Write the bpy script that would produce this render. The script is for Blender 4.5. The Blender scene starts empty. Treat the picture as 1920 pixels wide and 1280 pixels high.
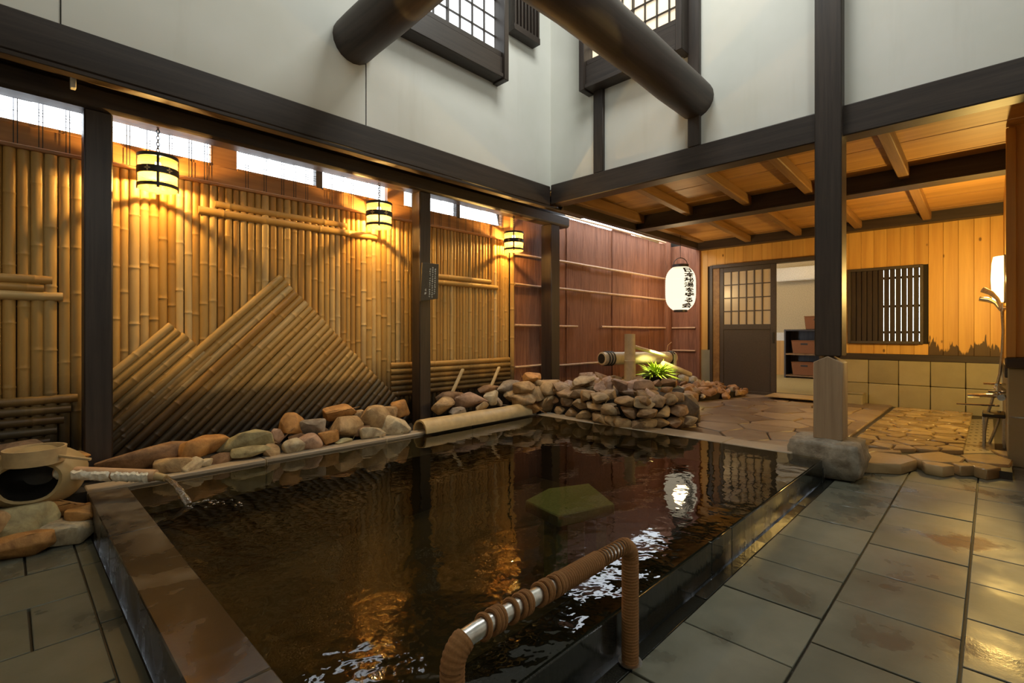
import bpy, bmesh, math, random
from mathutils import Vector, Matrix, noise

random.seed(7)
R = math.radians
sc = bpy.context.scene
COL = sc.collection

# ------------------------------------------------------------------ camera
# World: X runs along the bamboo wall (away, to the right), Y runs towards the
# bamboo wall (away, to the left), Z up; metres; the eye stands 1 m above the tiles.
FPX, HOR, CX = 925.0, 625.0, 960.0
YAW = R(45.782)
EU = (math.cos(YAW), math.sin(YAW))
EV = (-EU[1], EU[0])
cam = bpy.data.cameras.new('camera')
cam.sensor_width = 36.0
cam.lens = FPX / 1920.0 * 36.0
cam.shift_y = -(640.0 - HOR) / 1920.0
cam.clip_start = 0.02
co = bpy.data.objects.new('camera', cam)
co.location = (0, 0, 1.0)
co.rotation_euler = (R(90), 0, -YAW)
COL.objects.link(co)
sc.camera = co

# ------------------------------------------------------------------ world, view
w = bpy.data.worlds.new('World'); sc.world = w
w.use_nodes = True
wn = w.node_tree.nodes
wn['Background'].inputs[0].default_value = (0.86, 0.93, 1.0, 1)
wn['Background'].inputs[1].default_value = 7.5
sc.view_settings.view_transform = 'Standard'
sc.view_settings.look = 'None'
sc.view_settings.gamma = 1.0
sc.view_settings.use_curve_mapping = False
sc.view_settings.exposure = 0.0

def area_light(name, loc, target, size, size_y, power, color):
    l = bpy.data.lights.new(name, 'AREA'); l.shape = 'RECTANGLE'
    l.size = size; l.size_y = size_y; l.energy = power; l.color = color
    o = bpy.data.objects.new(name, l); o.location = loc
    o.rotation_euler = (Vector(target) - Vector(loc)).to_track_quat('-Z', 'Y').to_euler()
    COL.objects.link(o); return o
def point_light(name, loc, power, color, r=0.02):
    l = bpy.data.lights.new(name, 'POINT'); l.energy = power; l.color = color; l.shadow_soft_size = r
    o = bpy.data.objects.new(name, l); o.location = loc; COL.objects.link(o); return o

# daylight from the skylight in the high roof
area_light('skylight', (2.9, 1.7, 5.5), (2.9, 1.7, 0), 1.3, 1.3, 85, (0.97, 1.0, 0.95))
area_light('near_fill_light', (1.3, -1.4, 4.4), (2.8, 3.4, 3.4), 1.8, 1.0, 50, (0.95, 1.0, 0.95))  # added fill light for the upper plaster walls; no window is built there

# ------------------------------------------------------------------ geometry helpers
def ray(px, py):
    r = (px - CX) / FPX
    return (r*EU[0]+EU[1], r*EV[0]+EV[1], (HOR-py)/FPX)
def atZ(px, py, z):
    a = ray(px, py); t = (z-1)/a[2]; return Vector((a[0]*t, a[1]*t, z))
def atU(px, py, u):
    a = ray(px, py); t = u/a[0]; return Vector((u, a[1]*t, 1+a[2]*t))
def atV(px, py, v):
    a = ray(px, py); t = v/a[1]; return Vector((a[0]*t, v, 1+a[2]*t))
def depth(p): return p[0]*EU[1] + p[1]*EV[1]

class G:
    def __init__(s): s.v = []; s.f = []
    def _add(s, vs, fs):
        n = len(s.v); s.v += [tuple(p) for p in vs]; s.f += [tuple(i+n for i in f) for f in fs]; return s
    def box(s, x0, x1, y0, y1, z0, z1):
        return s._add([(x0,y0,z0),(x1,y0,z0),(x1,y1,z0),(x0,y1,z0),(x0,y0,z1),(x1,y0,z1),(x1,y1,z1),(x0,y1,z1)],
            [(0,3,2,1),(4,5,6,7),(0,1,5,4),(1,2,6,5),(2,3,7,6),(3,0,4,7)])
    def obox(s, c, ax, ay, az):
        c = Vector(c); ax = Vector(ax); ay = Vector(ay); az = Vector(az)
        P = [c+sx*ax+sy*ay+sz*az for sz in (-1,1) for sx,sy in ((-1,-1),(1,-1),(1,1),(-1,1))]
        return s._add(P, [(0,3,2,1),(4,5,6,7),(0,1,5,4),(1,2,6,5),(2,3,7,6),(3,0,4,7)])
    def bar(s, a, b, wd, ht, up=(0,0,1)):
        a = Vector(a); b = Vector(b); d = b-a; L = d.length; d.normalize()
        y = Vector(up).cross(d)
        if y.length < 1e-4: y = Vector((1,0,0)).cross(d)
        y.normalize(); z = d.cross(y)
        return s.obox((a+b)/2, d*L/2, y*wd/2, z*ht/2)
    def prism(s, poly, z0, z1):
        n = len(poly)
        vs = [(p[0],p[1],z0) for p in poly] + [(p[0],p[1],z1) for p in poly]
        fs = [tuple(range(n))[::-1], tuple(range(n,2*n))] + [(i,(i+1)%n,n+(i+1)%n,n+i) for i in range(n)]
        return s._add(vs, fs)
    def tube(s, pts, rad, n=12, cap=True, ry=None, arc=(0, 2*math.pi), upv=None):
        pts = [Vector(p) for p in pts]
        if not hasattr(rad, '__len__'): rad = [rad]*len(pts)
        full = abs(arc[1]-arc[0]-2*math.pi) < 1e-5
        m = n if full else n+1
        vs = []; up = None
        for i, p in enumerate(pts):
            t = (pts[min(i+1,len(pts)-1)] - pts[max(i-1,0)]).normalized()
            if up is None:
                up = Vector(upv) if upv else (Vector((0,0,1)) if abs(t.z) < .9 else Vector((1,0,0)))
            x = up - t*up.dot(t); x.normalize(); up = x; y = t.cross(x)
            for k in range(m):
                a = arc[0] + (arc[1]-arc[0])*k/n
                vs.append(p + x*math.cos(a)*rad[i] + y*math.sin(a)*rad[i]*(ry or 1))
        fs = []
        for i in range(len(pts)-1):
            for k in range(n if full else n):
                k2 = (k+1) % m
                fs.append((i*m+k, i*m+k2, (i+1)*m+k2, (i+1)*m+k))
            if not full: fs.append((i*m+n, i*m, (i+1)*m, (i+1)*m+n))
        if cap:
            fs.append(tuple(range(m))[::-1]); fs.append(tuple((len(pts)-1)*m+k for k in range(m)))
        return s._add(vs, fs)
    def lathe(s, prof, n=24, c=(0,0,0), closed=False):
        c = Vector(c); vs = []; fs = []; m = len(prof)
        for k in range(n):
            a = 2*math.pi*k/n
            for r, z in prof: vs.append(c+Vector((r*math.cos(a), r*math.sin(a), z)))
        for k in range(n):
            k2 = (k+1) % n
            for i in range(m if closed else m-1):
                j = (i+1) % m
                fs.append((k*m+i, k2*m+i, k2*m+j, k*m+j))
        if not closed:
            fs.append(tuple(k*m for k in range(n))[::-1]); fs.append(tuple(k*m+m-1 for k in range(n)))
        return s._add(vs, fs)
    def mesh(s, name, bevel=0.0, seg=1, smooth=True, ang=40):
        me = bpy.data.meshes.new(name); me.from_pydata(s.v, [], s.f)
        bm = bmesh.new(); bm.from_mesh(me)
        if bevel:
            es = [e for e in bm.edges if len(e.link_faces) == 2 and e.calc_face_angle(0) > R(30)]
            bmesh.ops.bevel(bm, geom=es, offset=bevel, segments=seg, affect='EDGES', profile=.6)
        bmesh.ops.recalc_face_normals(bm, faces=bm.faces)
        bm.to_mesh(me); bm.free()
        if smooth:
            for p in me.polygons: p.use_smooth = True
            me.set_sharp_from_angle(angle=R(ang))
        return me

def place(name, me, mat, parent=None):
    o = bpy.data.objects.new(name, me)
    if mat and not me.materials: me.materials.append(mat)
    COL.objects.link(o)
    if parent:
        o.parent = parent
        M = Matrix.Identity(4); q = parent
        o.matrix_parent_inverse = world_of(parent).inverted()
    return o
def world_of(o):
    M = o.matrix_basis.copy()
    if o.parent: M = world_of(o.parent) @ o.matrix_parent_inverse @ M
    return M
def part(name, g, mat, parent=None, bevel=0.0, seg=1, smooth=True, ang=40):
    return place(name, g.mesh(name, bevel, seg, smooth, ang), mat, parent)
def tag(o, label, cat, group=None, kind=None):
    o['label'] = label
    if cat: o['category'] = cat
    if group: o['group'] = group
    if kind: o['kind'] = kind
    return o
def thing(name, label, cat, loc=(0,0,0), group=None):
    o = bpy.data.objects.new(name, None); o.empty_display_size = .1; o.location = loc
    COL.objects.link(o); return tag(o, label, cat, group)
def struct(name, g, mat, label=None, bevel=0.0):
    o = part(name, g, mat, None, bevel); o['kind'] = 'structure'
    if label: o['label'] = label
    return o
def struct_empty(name, label, loc=(0,0,0)):
    o = bpy.data.objects.new(name, None); o.location = loc; COL.objects.link(o); o['kind'] = 'structure'; o['label'] = label
    return o

# ------------------------------------------------------------------ materials
class N:
    def __init__(s, name):
        s.m = bpy.data.materials.new(name); s.m.use_nodes = True
        s.t = s.m.node_tree; s.b = s.t.nodes['Principled BSDF']; s.o = s.t.nodes['Material Output']
    def n(s, typ, **k):
        x = s.t.nodes.new(typ)
        for a, v in k.items(): setattr(x, a, v)
        return x
    def l(s, a, b): s.t.links.new(a, b)
    def coord(s, kind='Object', scale=(1,1,1)):
        tc = s.n('ShaderNodeTexCoord'); mp = s.n('ShaderNodeMapping'); mp.inputs['Scale'].default_value = scale
        s.l(tc.outputs[kind], mp.inputs[0]); return mp.outputs[0]
    def rnd_coord(s, scale=(1,1,1)):
        tc = s.n('ShaderNodeTexCoord'); oi = s.n('ShaderNodeObjectInfo')
        mu = s.n('ShaderNodeMath', operation='MULTIPLY'); mu.inputs[1].default_value = 37.0
        s.l(oi.outputs['Random'], mu.inputs[0])
        mp = s.n('ShaderNodeMapping'); mp.inputs['Scale'].default_value = scale
        ad = s.n('ShaderNodeVectorMath', operation='ADD')
        s.l(tc.outputs['Object'], mp.inputs[0]); s.l(mp.outputs[0], ad.inputs[0]); s.l(mu.outputs[0], ad.inputs[1])
        return ad.outputs[0]
    def noise(s, vec, scale, detail=4, rough=.55, dist=0.0):
        x = s.n('ShaderNodeTexNoise'); x.inputs['Scale'].default_value = scale; x.inputs['Detail'].default_value = detail
        x.inputs['Roughness'].default_value = rough; x.inputs['Distortion'].default_value = dist
        s.l(vec, x.inputs['Vector']); return x.outputs[0]
    def ramp(s, fac, stops):
        x = s.n('ShaderNodeValToRGB'); e = x.color_ramp.elements
        while len(e) < len(stops): e.new(.5)
        for i, (p, c) in enumerate(stops):
            e[i].position = p; e[i].color = (c[0], c[1], c[2], 1) if hasattr(c, '__len__') else (c, c, c, 1)
        s.l(fac, x.inputs[0]); return x.outputs[0]
    def mix(s, fac, a, b, mode='MIX'):
        x = s.n('ShaderNodeMix', data_type='RGBA', blend_type=mode)
        for i, q in ((0, fac), (6, a), (7, b)):
            if hasattr(q, 'is_linked') or hasattr(q, 'links'): s.l(q, x.inputs[i])
            elif i == 0: x.inputs[0].default_value = q
            else: x.inputs[i].default_value = (q[0], q[1], q[2], 1)
        return x.outputs[2]
    def mathn(s, op, a, b=0.0, clamp=False):
        x = s.n('ShaderNodeMath', operation=op, use_clamp=clamp)
        for i, q in ((0, a), (1, b)):
            if hasattr(q, 'links'): s.l(q, x.inputs[i])
            else: x.inputs[i].default_value = q
        return x.outputs[0]
    def rand(s): return s.n('ShaderNodeObjectInfo').outputs['Random']
    def pos(s):
        g = s.n('ShaderNodeNewGeometry'); x = s.n('ShaderNodeSeparateXYZ'); s.l(g.outputs['Position'], x.inputs[0]); return x.outputs
    def bump(s, h, strength=.3, dist=.01):
        x = s.n('ShaderNodeBump'); x.inputs['Strength'].default_value = strength; x.inputs['Distance'].default_value = dist
        s.l(h, x.inputs['Height']); s.l(x.outputs[0], s.b.inputs['Normal'])
    def set(s, col=None, rough=None, metal=None, spec=None):
        for nm, q in (('Base Color', col), ('Roughness', rough), ('Metallic', metal), ('Specular IOR Level', spec)):
            if q is None: continue
            if hasattr(q, 'links'): s.l(q, s.b.inputs[nm])
            elif hasattr(q, '__len__'): s.b.inputs[nm].default_value = (q[0], q[1], q[2], 1)
            else: s.b.inputs[nm].default_value = q
        return s.m

def plain(name, col, rough=.6, metal=0.0, bumpscale=None):
    m = N(name)
    n1 = m.noise(m.coord(), bumpscale or 60, 4)
    c = m.ramp(n1, [(.3, tuple(q*.82 for q in col)), (.7, tuple(min(1, q*1.12) for q in col))])
    m.set(c, rough, metal); m.bump(n1, .08, .003); return m.m
def wood(name, dark, light, axis, rough=.5, gs=26, vary=.0, knots=False, bstr=.2):
    m = N(name); k = {'x': (.05,1,1), 'y': (1,.05,1), 'z': (1,1,.05)}[axis]
    v = m.rnd_coord(k)
    n1 = m.noise(v, gs, 5, .6, .6); n2 = m.noise(v, gs*4, 3, .6)
    mixn = m.mathn('ADD', m.mathn('MULTIPLY', n1, .72), m.mathn('MULTIPLY', n2, .28))
    c = m.ramp(mixn, [(.3, dark), (.68, light)])
    if vary:
        hs = m.n('ShaderNodeHueSaturation')
        m.l(m.mathn('ADD', m.mathn('MULTIPLY', m.rand(), vary), 1-vary/2), hs.inputs['Value']); m.l(c, hs.inputs['Color']); c = hs.outputs[0]
    if knots:
        vo = m.n('ShaderNodeTexVoronoi'); vo.inputs['Scale'].default_value = 5.5
        kv = {'x': (.55,1,1), 'y': (1,.55,1), 'z': (1,1,.55)}[axis]
        m.l(m.rnd_coord(kv), vo.inputs['Vector'])
        kf = m.ramp(vo.outputs['Distance'], [(.045, 1.0), (.085, 0.0)])
        c = m.mix(kf, c, tuple(q*.4 for q in dark))
    m.set(c, rough); m.bump(mixn, bstr, .004); return m.m

DARK_A, DARK_B = (.018,.012,.009), (.052,.036,.027)
dark_x = wood('dark_timber_along_wall', DARK_A, DARK_B, 'x', .48)
dark_y = wood('dark_timber_across', DARK_A, DARK_B, 'y', .48)
dark_z = wood('dark_timber_upright', DARK_A, DARK_B, 'z', .45)
log_x = wood('polished_log_along', (.022,.014,.011), (.075,.048,.035), 'x', .52, 14)
log_y = wood('polished_log_across', (.022,.014,.011), (.075,.048,.035), 'y', .52, 14)
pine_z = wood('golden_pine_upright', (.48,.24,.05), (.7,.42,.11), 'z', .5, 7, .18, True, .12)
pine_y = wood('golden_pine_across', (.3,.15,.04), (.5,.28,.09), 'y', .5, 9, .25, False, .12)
joist_x = wood('brown_joist_along', (.15,.075,.025), (.3,.17,.06), 'x', .55, 14, .2)
board_x = wood('strip_board_along', (.3,.12,.035), (.5,.24,.08), 'x', .5, 12, .2, False, .2)
sleeve_z = wood('grey_new_post_wood', (.22,.15,.09), (.38,.28,.18), 'z', .6, 12, .1, True)
grey_z = wood('grey_weathered_wood', (.2,.16,.11), (.42,.35,.26), 'z', .7, 16, .15)

def stain_boards(src):
    m = src.copy(); t = m.node_tree; b = t.nodes['Principled BSDF']; base = b.inputs['Base Color'].links[0].from_socket
    q = N.__new__(N); q.m = m; q.t = t; q.b = b
    gp = q.n('ShaderNodeNewGeometry'); sp_ = q.n('ShaderNodeSeparateXYZ'); q.l(gp.outputs['Position'], sp_.inputs[0])
    mp = q.n('ShaderNodeMapping'); mp.inputs['Scale'].default_value = (1, 1, .15); q.l(gp.outputs['Position'], mp.inputs[0])
    n1 = q.noise(mp.outputs[0], 13, 3, .6); n2 = q.noise(gp.outputs['Position'], 30, 3, .6)
    hgt = q.mathn('MULTIPLY', q.mathn('POWER', n1, 4.0), 1.5)
    e = q.mathn('SUBTRACT', q.mathn('ADD', q.mathn('ADD', hgt, .72), q.mathn('MULTIPLY', n2, .06)), sp_.outputs[2])
    f = q.ramp(q.mathn('ADD', e, .5), [(.49, 0.0), (.52, .92)])
    q.l(q.mix(f, base, (.03,.014,.006)), b.inputs['Base Color']); return m
pine_stained = stain_boards(pine_z); pine_stained.name = 'damp_stained_pine'
def bamboo_mat():
    m = N('dry_bamboo'); v = m.rnd_coord((1,1,.25))
    n1 = m.noise(v, 9, 4, .6); n2 = m.noise(m.coord(), 2.3, 5, .65, .4)
    base = m.ramp(m.rand(), [(0, (.4,.2,.045)), (.35, (.52,.29,.075)), (.75, (.58,.35,.105)), (1, (.68,.48,.22))])
    c = m.mix(m.ramp(n1, [(.35, 0.0), (.75, .45)]), base, (.36,.19,.05))
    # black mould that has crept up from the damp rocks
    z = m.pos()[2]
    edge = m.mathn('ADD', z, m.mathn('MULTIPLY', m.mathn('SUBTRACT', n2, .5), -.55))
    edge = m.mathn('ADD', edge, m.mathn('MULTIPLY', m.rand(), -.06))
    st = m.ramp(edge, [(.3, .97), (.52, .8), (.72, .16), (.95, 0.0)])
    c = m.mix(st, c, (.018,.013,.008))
    m.set(c, .42, 0, .4); m.bump(n1, .15, .003); return m.m
bamboo = bamboo_mat()
bamboo_grey = None
def bark_mat():
    m = N('cedar_bark'); v = m.rnd_coord((1,1,.06))
    n1 = m.noise(v, 42, 6, .7, .8); n2 = m.noise(v, 9, 4, .6, 1.2)
    c = m.ramp(n1, [(.25, (.06,.02,.01)), (.5, (.2,.075,.036)), (.75, (.34,.15,.08))])
    c = m.mix(m.ramp(n2, [(.4, 0.0), (.7, .6)]), c, (.3,.13,.075))
    m.set(c, .75); m.bump(m.mathn('ADD', n1, n2), .6, .012); return m.m
bark = bark_mat()
def plaster_mat():
    m = N('white_plaster'); v = m.coord(); vs = m.coord('Object', (1,1,.12))
    n1 = m.noise(v, 1.1, 4, .6); n2 = m.noise(vs, 2.2, 5, .7); n3 = m.noise(v, 90, 3)
    c = m.ramp(n1, [(.3, (.7,.7,.63)), (.7, (.78,.77,.72))])
    c = m.mix(m.ramp(n2, [(.58, 0.0), (.82, .3)]), c, (.5,.47,.38))
    m.set(c, .8); m.bump(n3, .05, .003); return m.m
plaster = plaster_mat()
def tile_mat():
    m = N('grey_green_floor_tile'); v = m.rnd_coord(); wv = m.coord()
    gp = m.n('ShaderNodeNewGeometry').outputs['Position']
    n1 = m.noise(v, 3.2, 5, .6); n2 = m.noise(v, 130, 3, .6); wet = m.noise(gp, 2.6, 4, .55, .3)
    c = m.ramp(n1, [(.3, (.105,.108,.078)), (.7, (.17,.168,.125))])
    hs = m.n('ShaderNodeHueSaturation'); m.l(m.mathn('ADD', m.mathn('MULTIPLY', m.rand(), .3), .85), hs.inputs['Value']); m.l(c, hs.inputs['Color'])
    wf = m.ramp(wet, [(.55, 0.0), (.63, 1.0)])
    c = m.mix(m.mathn('MULTIPLY', wf, .55), hs.outputs[0], (.06,.06,.048))
    r = m.ramp(wet, [(.45, .42), (.58, .3), (.63, .16)])
    m.set(c, r, 0, .5); m.bump(m.mathn('ADD', m.mathn('MULTIPLY', n2, .5), m.noise(v, 24, 3)), .12, .004); return m.m
tile = tile_mat()
grout = plain('dark_wet_grout', (.035,.03,.02), .55)
def black_granite():
    m = N('wet_black_granite'); v = m.coord(); vs = m.coord('Object', (1,1,.06))
    n1 = m.noise(v, 160, 3, .7); n2 = m.noise(vs, 26, 4, .6); n3 = m.noise(v, 2.6, 4, .6, .5)
    c = m.ramp(n1, [(.35, (.008,.009,.008)), (.7, (.03,.032,.026))])
    c = m.mix(m.ramp(n3, [(.5, 0.0), (.66, .75)]), c, (.055,.045,.03))
    m.set(c, m.ramp(n3, [(.4, .08), (.62, .3)])); m.bump(n2, .25, .006); return m.m
granite = black_granite()
def rim_mat():
    m = N('rubbed_rim_stone'); v = m.coord()
    n1 = m.noise(v, 3.4, 4, .6, .4); n2 = m.noise(v, 90, 4, .6)
    c = m.ramp(n1, [(.46, (.03,.022,.014)), (.54, (.065,.05,.034)), (.66, (.125,.105,.078))])
    m.set(c, m.ramp(n1, [(.42, .16), (.6, .5)])); m.bump(n2, .12, .003); return m.m
rim_stone = rim_mat()
def rock_mat():
    m = N('mountain_rock'); v = m.rnd_coord(); oi = m.n('ShaderNodeObjectInfo')
    n1 = m.noise(v, 11, 6, .65, .4); n2 = m.noise(v, 48, 4, .6)
    dk = m.mix(1.0, oi.outputs['Color'], (.45,.4,.36), 'MULTIPLY')
    c = m.mix(m.ramp(n1, [(.35, 0.0), (.65, 1.0)]), dk, oi.outputs['Color'])
    m.set(c, .72); m.bump(m.mathn('ADD', n1, m.mathn('MULTIPLY', n2, .4)), .45, .012); return m.m
rockm = rock_mat()
def flag_mat(name, a, b, r):
    m = N(name); v = m.rnd_coord(); n1 = m.noise(v, 4, 5, .6); n2 = m.noise(v, 60, 4)
    c = m.ramp(m.mathn('ADD', m.mathn('MULTIPLY', n1, .6), m.mathn('MULTIPLY', m.rand(), .4)), [(.25, a), (.75, b)])
    m.set(c, r, 0, .5); m.bump(m.mathn('ADD', n1, m.mathn('MULTIPLY', n2, .25)), .28, .012); return m.m
flag_far = flag_mat('purple_grey_flagstone', (.13,.09,.065), (.36,.28,.2), .42)
flag_wet = flag_mat('wet_crazy_paving_stone', (.2,.13,.06), (.5,.37,.19), .2)
coping = flag_mat('pale_coping_stone', (.24,.19,.13), (.4,.33,.24), .5)
block = flag_mat('ashlar_wainscot_block', (.24,.21,.13), (.36,.32,.21), .8)
basin_dark = plain('algae_dark_basin', (.02,.02,.013), .6)
green_stone = plain('green_submerged_stone', (.28,.36,.16), .6)
soil = plain('dark_soil', (.02,.015,.01), .9)
cream = plain('cream_room_wall', (.62,.52,.34), .8)
tatami = plain('tatami_mat', (.5,.43,.24), .7)
doorgrey = plain('grey_brown_door_paint', (.062,.05,.042), .5)
steel = plain('brushed_steel', (.72,.7,.66), .28, 1.0)
chrome = plain('chrome', (.85,.83,.8), .08, 1.0)
black = plain('black_iron', (.02,.017,.014), .45)
brass_white = plain('cut_out_brass', (.75,.55,.25), .4)
rope_m = plain('brown_palm_rope', (.27,.125,.04), .9, 0, 220)
basket = plain('woven_wicker', (.24,.09,.03), .7, 0, 150)
white_paint = plain('white_plastic', (.8,.78,.72), .4)
crust = plain('white_mineral_crust', (.85,.8,.66), .9, 0, 90)
olive = plain('half_round_old_bamboo', (.45,.33,.16), .5, 0, 12)
twig = plain('pale_bamboo_rail', (.55,.35,.2), .5, 0, 20)
pipebamboo = plain('bleached_bamboo', (.55,.46,.32), .5, 0, 14)
ink = plain('black_brush_ink', (.012,.008,.004), .8)
signboard = plain('dark_sign_board', (.055,.045,.03), .6)
signwhite = plain('white_sign_paint', (.8,.78,.68), .6)
cedar_light = plain('pale_cypress_bucket', (.5,.36,.18), .6, 0, 18)
burl = plain('carved_burl', (.4,.29,.13), .55, 0, 9)
leafm = plain('bright_moss_leaf', (.32,.45,.03), .5, 0, 25)
hose_m = plain('ribbed_metal_hose', (.5,.46,.38), .3, .8)
def emit(name, col, s):
    m = N(name); m.b.inputs['Emission Color'].default_value = (*col, 1); m.b.inputs['Emission Strength'].default_value = s
    m.set(col, .6); return m.m
def glow_shell(name, col, strength, clearness):
    m = N(name); em = m.n('ShaderNodeEmission'); em.inputs[0].default_value = (*col, 1); em.inputs[1].default_value = strength
    tr = m.n('ShaderNodeBsdfTransparent'); x = m.n('ShaderNodeMixShader'); x.inputs[0].default_value = clearness
    m.l(em.outputs[0], x.inputs[1]); m.l(tr.outputs[0], x.inputs[2]); m.l(x.outputs[0], m.o.inputs[0]); return m.m
lantern_paper = glow_shell('glowing_lantern_paper', (1.0, .86, .6), 1.6, .4)
wall_lamp_m = glow_shell('glowing_wall_lamp', (1.0, .8, .42), 4.0, .5)
bulb_m = emit('bulb', (1.0, .72, .32), 60.0)
shoji_cool = emit('daylit_paper_pane', (.92, .96, 1.0), 1.15)
shoji_warm = emit('lamplit_paper_pane', (1.0, .82, .58), .62)
def shade_mat():
    m = N('woven_lamp_shade'); v = m.coord('Object', (1,1,1))
    ck = m.n('ShaderNodeTexChecker'); ck.inputs['Scale'].default_value = 190; m.l(v, ck.inputs[0])
    tr = m.n('ShaderNodeBsdfTransparent'); tl = m.n('ShaderNodeBsdfTranslucent'); tl.inputs[0].default_value = (.3,.2,.07,1)
    df = m.n('ShaderNodeBsdfDiffuse'); df.inputs[0].default_value = (.4,.27,.1,1)
    a = m.n('ShaderNodeMixShader'); a.inputs[0].default_value = .45; m.l(tl.outputs[0], a.inputs[1]); m.l(df.outputs[0], a.inputs[2])
    b = m.n('ShaderNodeMixShader'); m.l(m.mathn('ADD', m.mathn('MULTIPLY', ck.outputs[1], .35), .55), b.inputs[0])
    m.l(a.outputs[0], b.inputs[1]); m.l(tr.outputs[0], b.inputs[2]); m.l(b.outputs[0], m.o.inputs[0]); return m.m
shade = shade_mat()
def frosted():
    m = N('frosted_glass'); m.b.inputs['Transmission Weight'].default_value = .0
    m.set((.62,.52,.36), .25, 0, .5); m.b.inputs['Alpha'].default_value = .8; return m.m
frost = frosted()
def clearglass():
    m = N('thin_window_glass'); tr = m.n('ShaderNodeBsdfTransparent'); gl = m.n('ShaderNodeBsdfGlossy'); gl.inputs['Roughness'].default_value = .02
    fr = m.n('ShaderNodeFresnel'); fr.inputs[0].default_value = 1.4; x = m.n('ShaderNodeMixShader')
    m.l(fr.outputs[0], x.inputs[0]); m.l(tr.outputs[0], x.inputs[1]); m.l(gl.outputs[0], x.inputs[2]); m.l(x.outputs[0], m.o.inputs[0]); return m.m
clear = clearglass()
def water_mat():
    m = N('hot_spring_water'); v = m.coord('Object', (1,1,1)); p = m.pos()
    tr = m.n('ShaderNodeBsdfTransparent'); tr.inputs[0].default_value = (.62,.56,.38,1)
    gl = m.n('ShaderNodeBsdfGlossy'); gl.inputs['Roughness'].default_value = .015
    n1 = m.noise(v, 5.5, 2, .5, .2); n2 = m.noise(v, 17, 2, .5)
    h = m.mathn('ADD', m.mathn('MULTIPLY', n1, .8), m.mathn('MULTIPLY', n2, .2))
    # the brimming overflow keeps the near side of the pool more restless than the far side
    uv = m.mathn('ADD', p[0], p[1])
    amp = m.ramp(m.mathn('MULTIPLY', uv, .2), [(.46, 1.0), (.62, .36), (.86, .22)])
    h = m.mathn('MULTIPLY', m.mathn('SUBTRACT', h, .5), amp)
    bp = m.n('ShaderNodeBump'); bp.inputs['Distance'].default_value = .02; bp.inputs['Strength'].default_value = .5
    m.l(h, bp.inputs['Height'])
    fr = m.n('ShaderNodeFresnel'); fr.inputs[0].default_value = 1.36; m.l(bp.outputs[0], fr.inputs['Normal']); m.l(bp.outputs[0], gl.inputs['Normal'])
    x = m.n('ShaderNodeMixShader'); m.l(fr.outputs[0], x.inputs[0]); m.l(tr.outputs[0], x.inputs[1]); m.l(gl.outputs[0], x.inputs[2])
    m.l(x.outputs[0], m.o.inputs[0]); return m.m
water_m = water_mat()
def stream_mat():
    m = N('falling_water'); tr = m.n('ShaderNodeBsdfTransparent'); tr.inputs[0].default_value = (.85,.83,.78,1)
    gl = m.n('ShaderNodeBsdfGlossy'); gl.inputs['Roughness'].default_value = .1
    fr = m.n('ShaderNodeLayerWeight'); fr.inputs[0].default_value = .45; x = m.n('ShaderNodeMixShader')
    bp = m.n('ShaderNodeBump'); bp.inputs['Strength'].default_value = .6; bp.inputs['Distance'].default_value = .01
    m.l(m.noise(m.coord(), 70, 3), bp.inputs['Height']); m.l(bp.outputs[0], gl.inputs['Normal'])
    m.l(fr.outputs['Facing'], x.inputs[0]); m.l(tr.outputs[0], x.inputs[1]); m.l(gl.outputs[0], x.inputs[2]); m.l(x.outputs[0], m.o.inputs[0]); return m.m
stream_m = stream_mat()

# ================================================================== the setting
WZ = 0.15            # pool rim and water level
UB = 7.83            # back wall
VW = 3.90            # bamboo / bark wall
# ---- tiled floor
floor = struct('floor', G().box(-1.7, 5.35, -1.5, .80, -.06, -.012).box(3.885, 5.35, .80, 1.1, -.06, -.012).box(-1.7, .30, .80, 3.5, -.06, -.012), grout, 'grey-green square tile floor around the pool')
_tiles = {}
def tile_obj(u0, u1, v0, v1, gap=.004, z=0.0, m_=None):
    a, b = round(u1-u0-2*gap, 3), round(v1-v0-2*gap, 3)
    if a < .02 or b < .02: return
    k = (a, b)
    if k not in _tiles:
        _tiles[k] = G().box(-a/2, a/2, -b/2, b/2, -.03, 0).mesh('tile', .002)
    o = place('tile', _tiles[k], m_ or tile, floor)
    o.location = ((u0+u1)/2, (v0+v1)/2, z + random.uniform(-.0015, .0015))
cols = [(.425, .772, 1.645), (.068, .425, 1.824), (-.29, .068, 2.357), (-.647, -.29, 2.17)]
for v0, v1, j in cols:
    u = j - .351*3
    while u < 5.3:
        tile_obj(u, min(u+.351, 5.34), v0, v1); u += .351
for k in range(5):                                   # gutter slabs along the kerb
    tile_obj(.45+k*.7, .45+(k+1)*.7, .772, .826, .003, -.006, granite)
rows = [3.42, 3.21, 2.865, 2.512, 2.165, 1.82, 1.47, 1.12]
for i in range(len(rows)-1):
    edges = [.228, .06, -.29, -.64] if i % 2 == 1 else [.228, -.115, -.465]
    for a, b in zip(edges[1:], edges[:-1]): tile_obj(a, b, rows[i+1], rows[i])
for k in range(4): tile_obj(.228, .298, 3.42-(k+1)*.6, 3.42-k*.6, .003, -.006)

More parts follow.
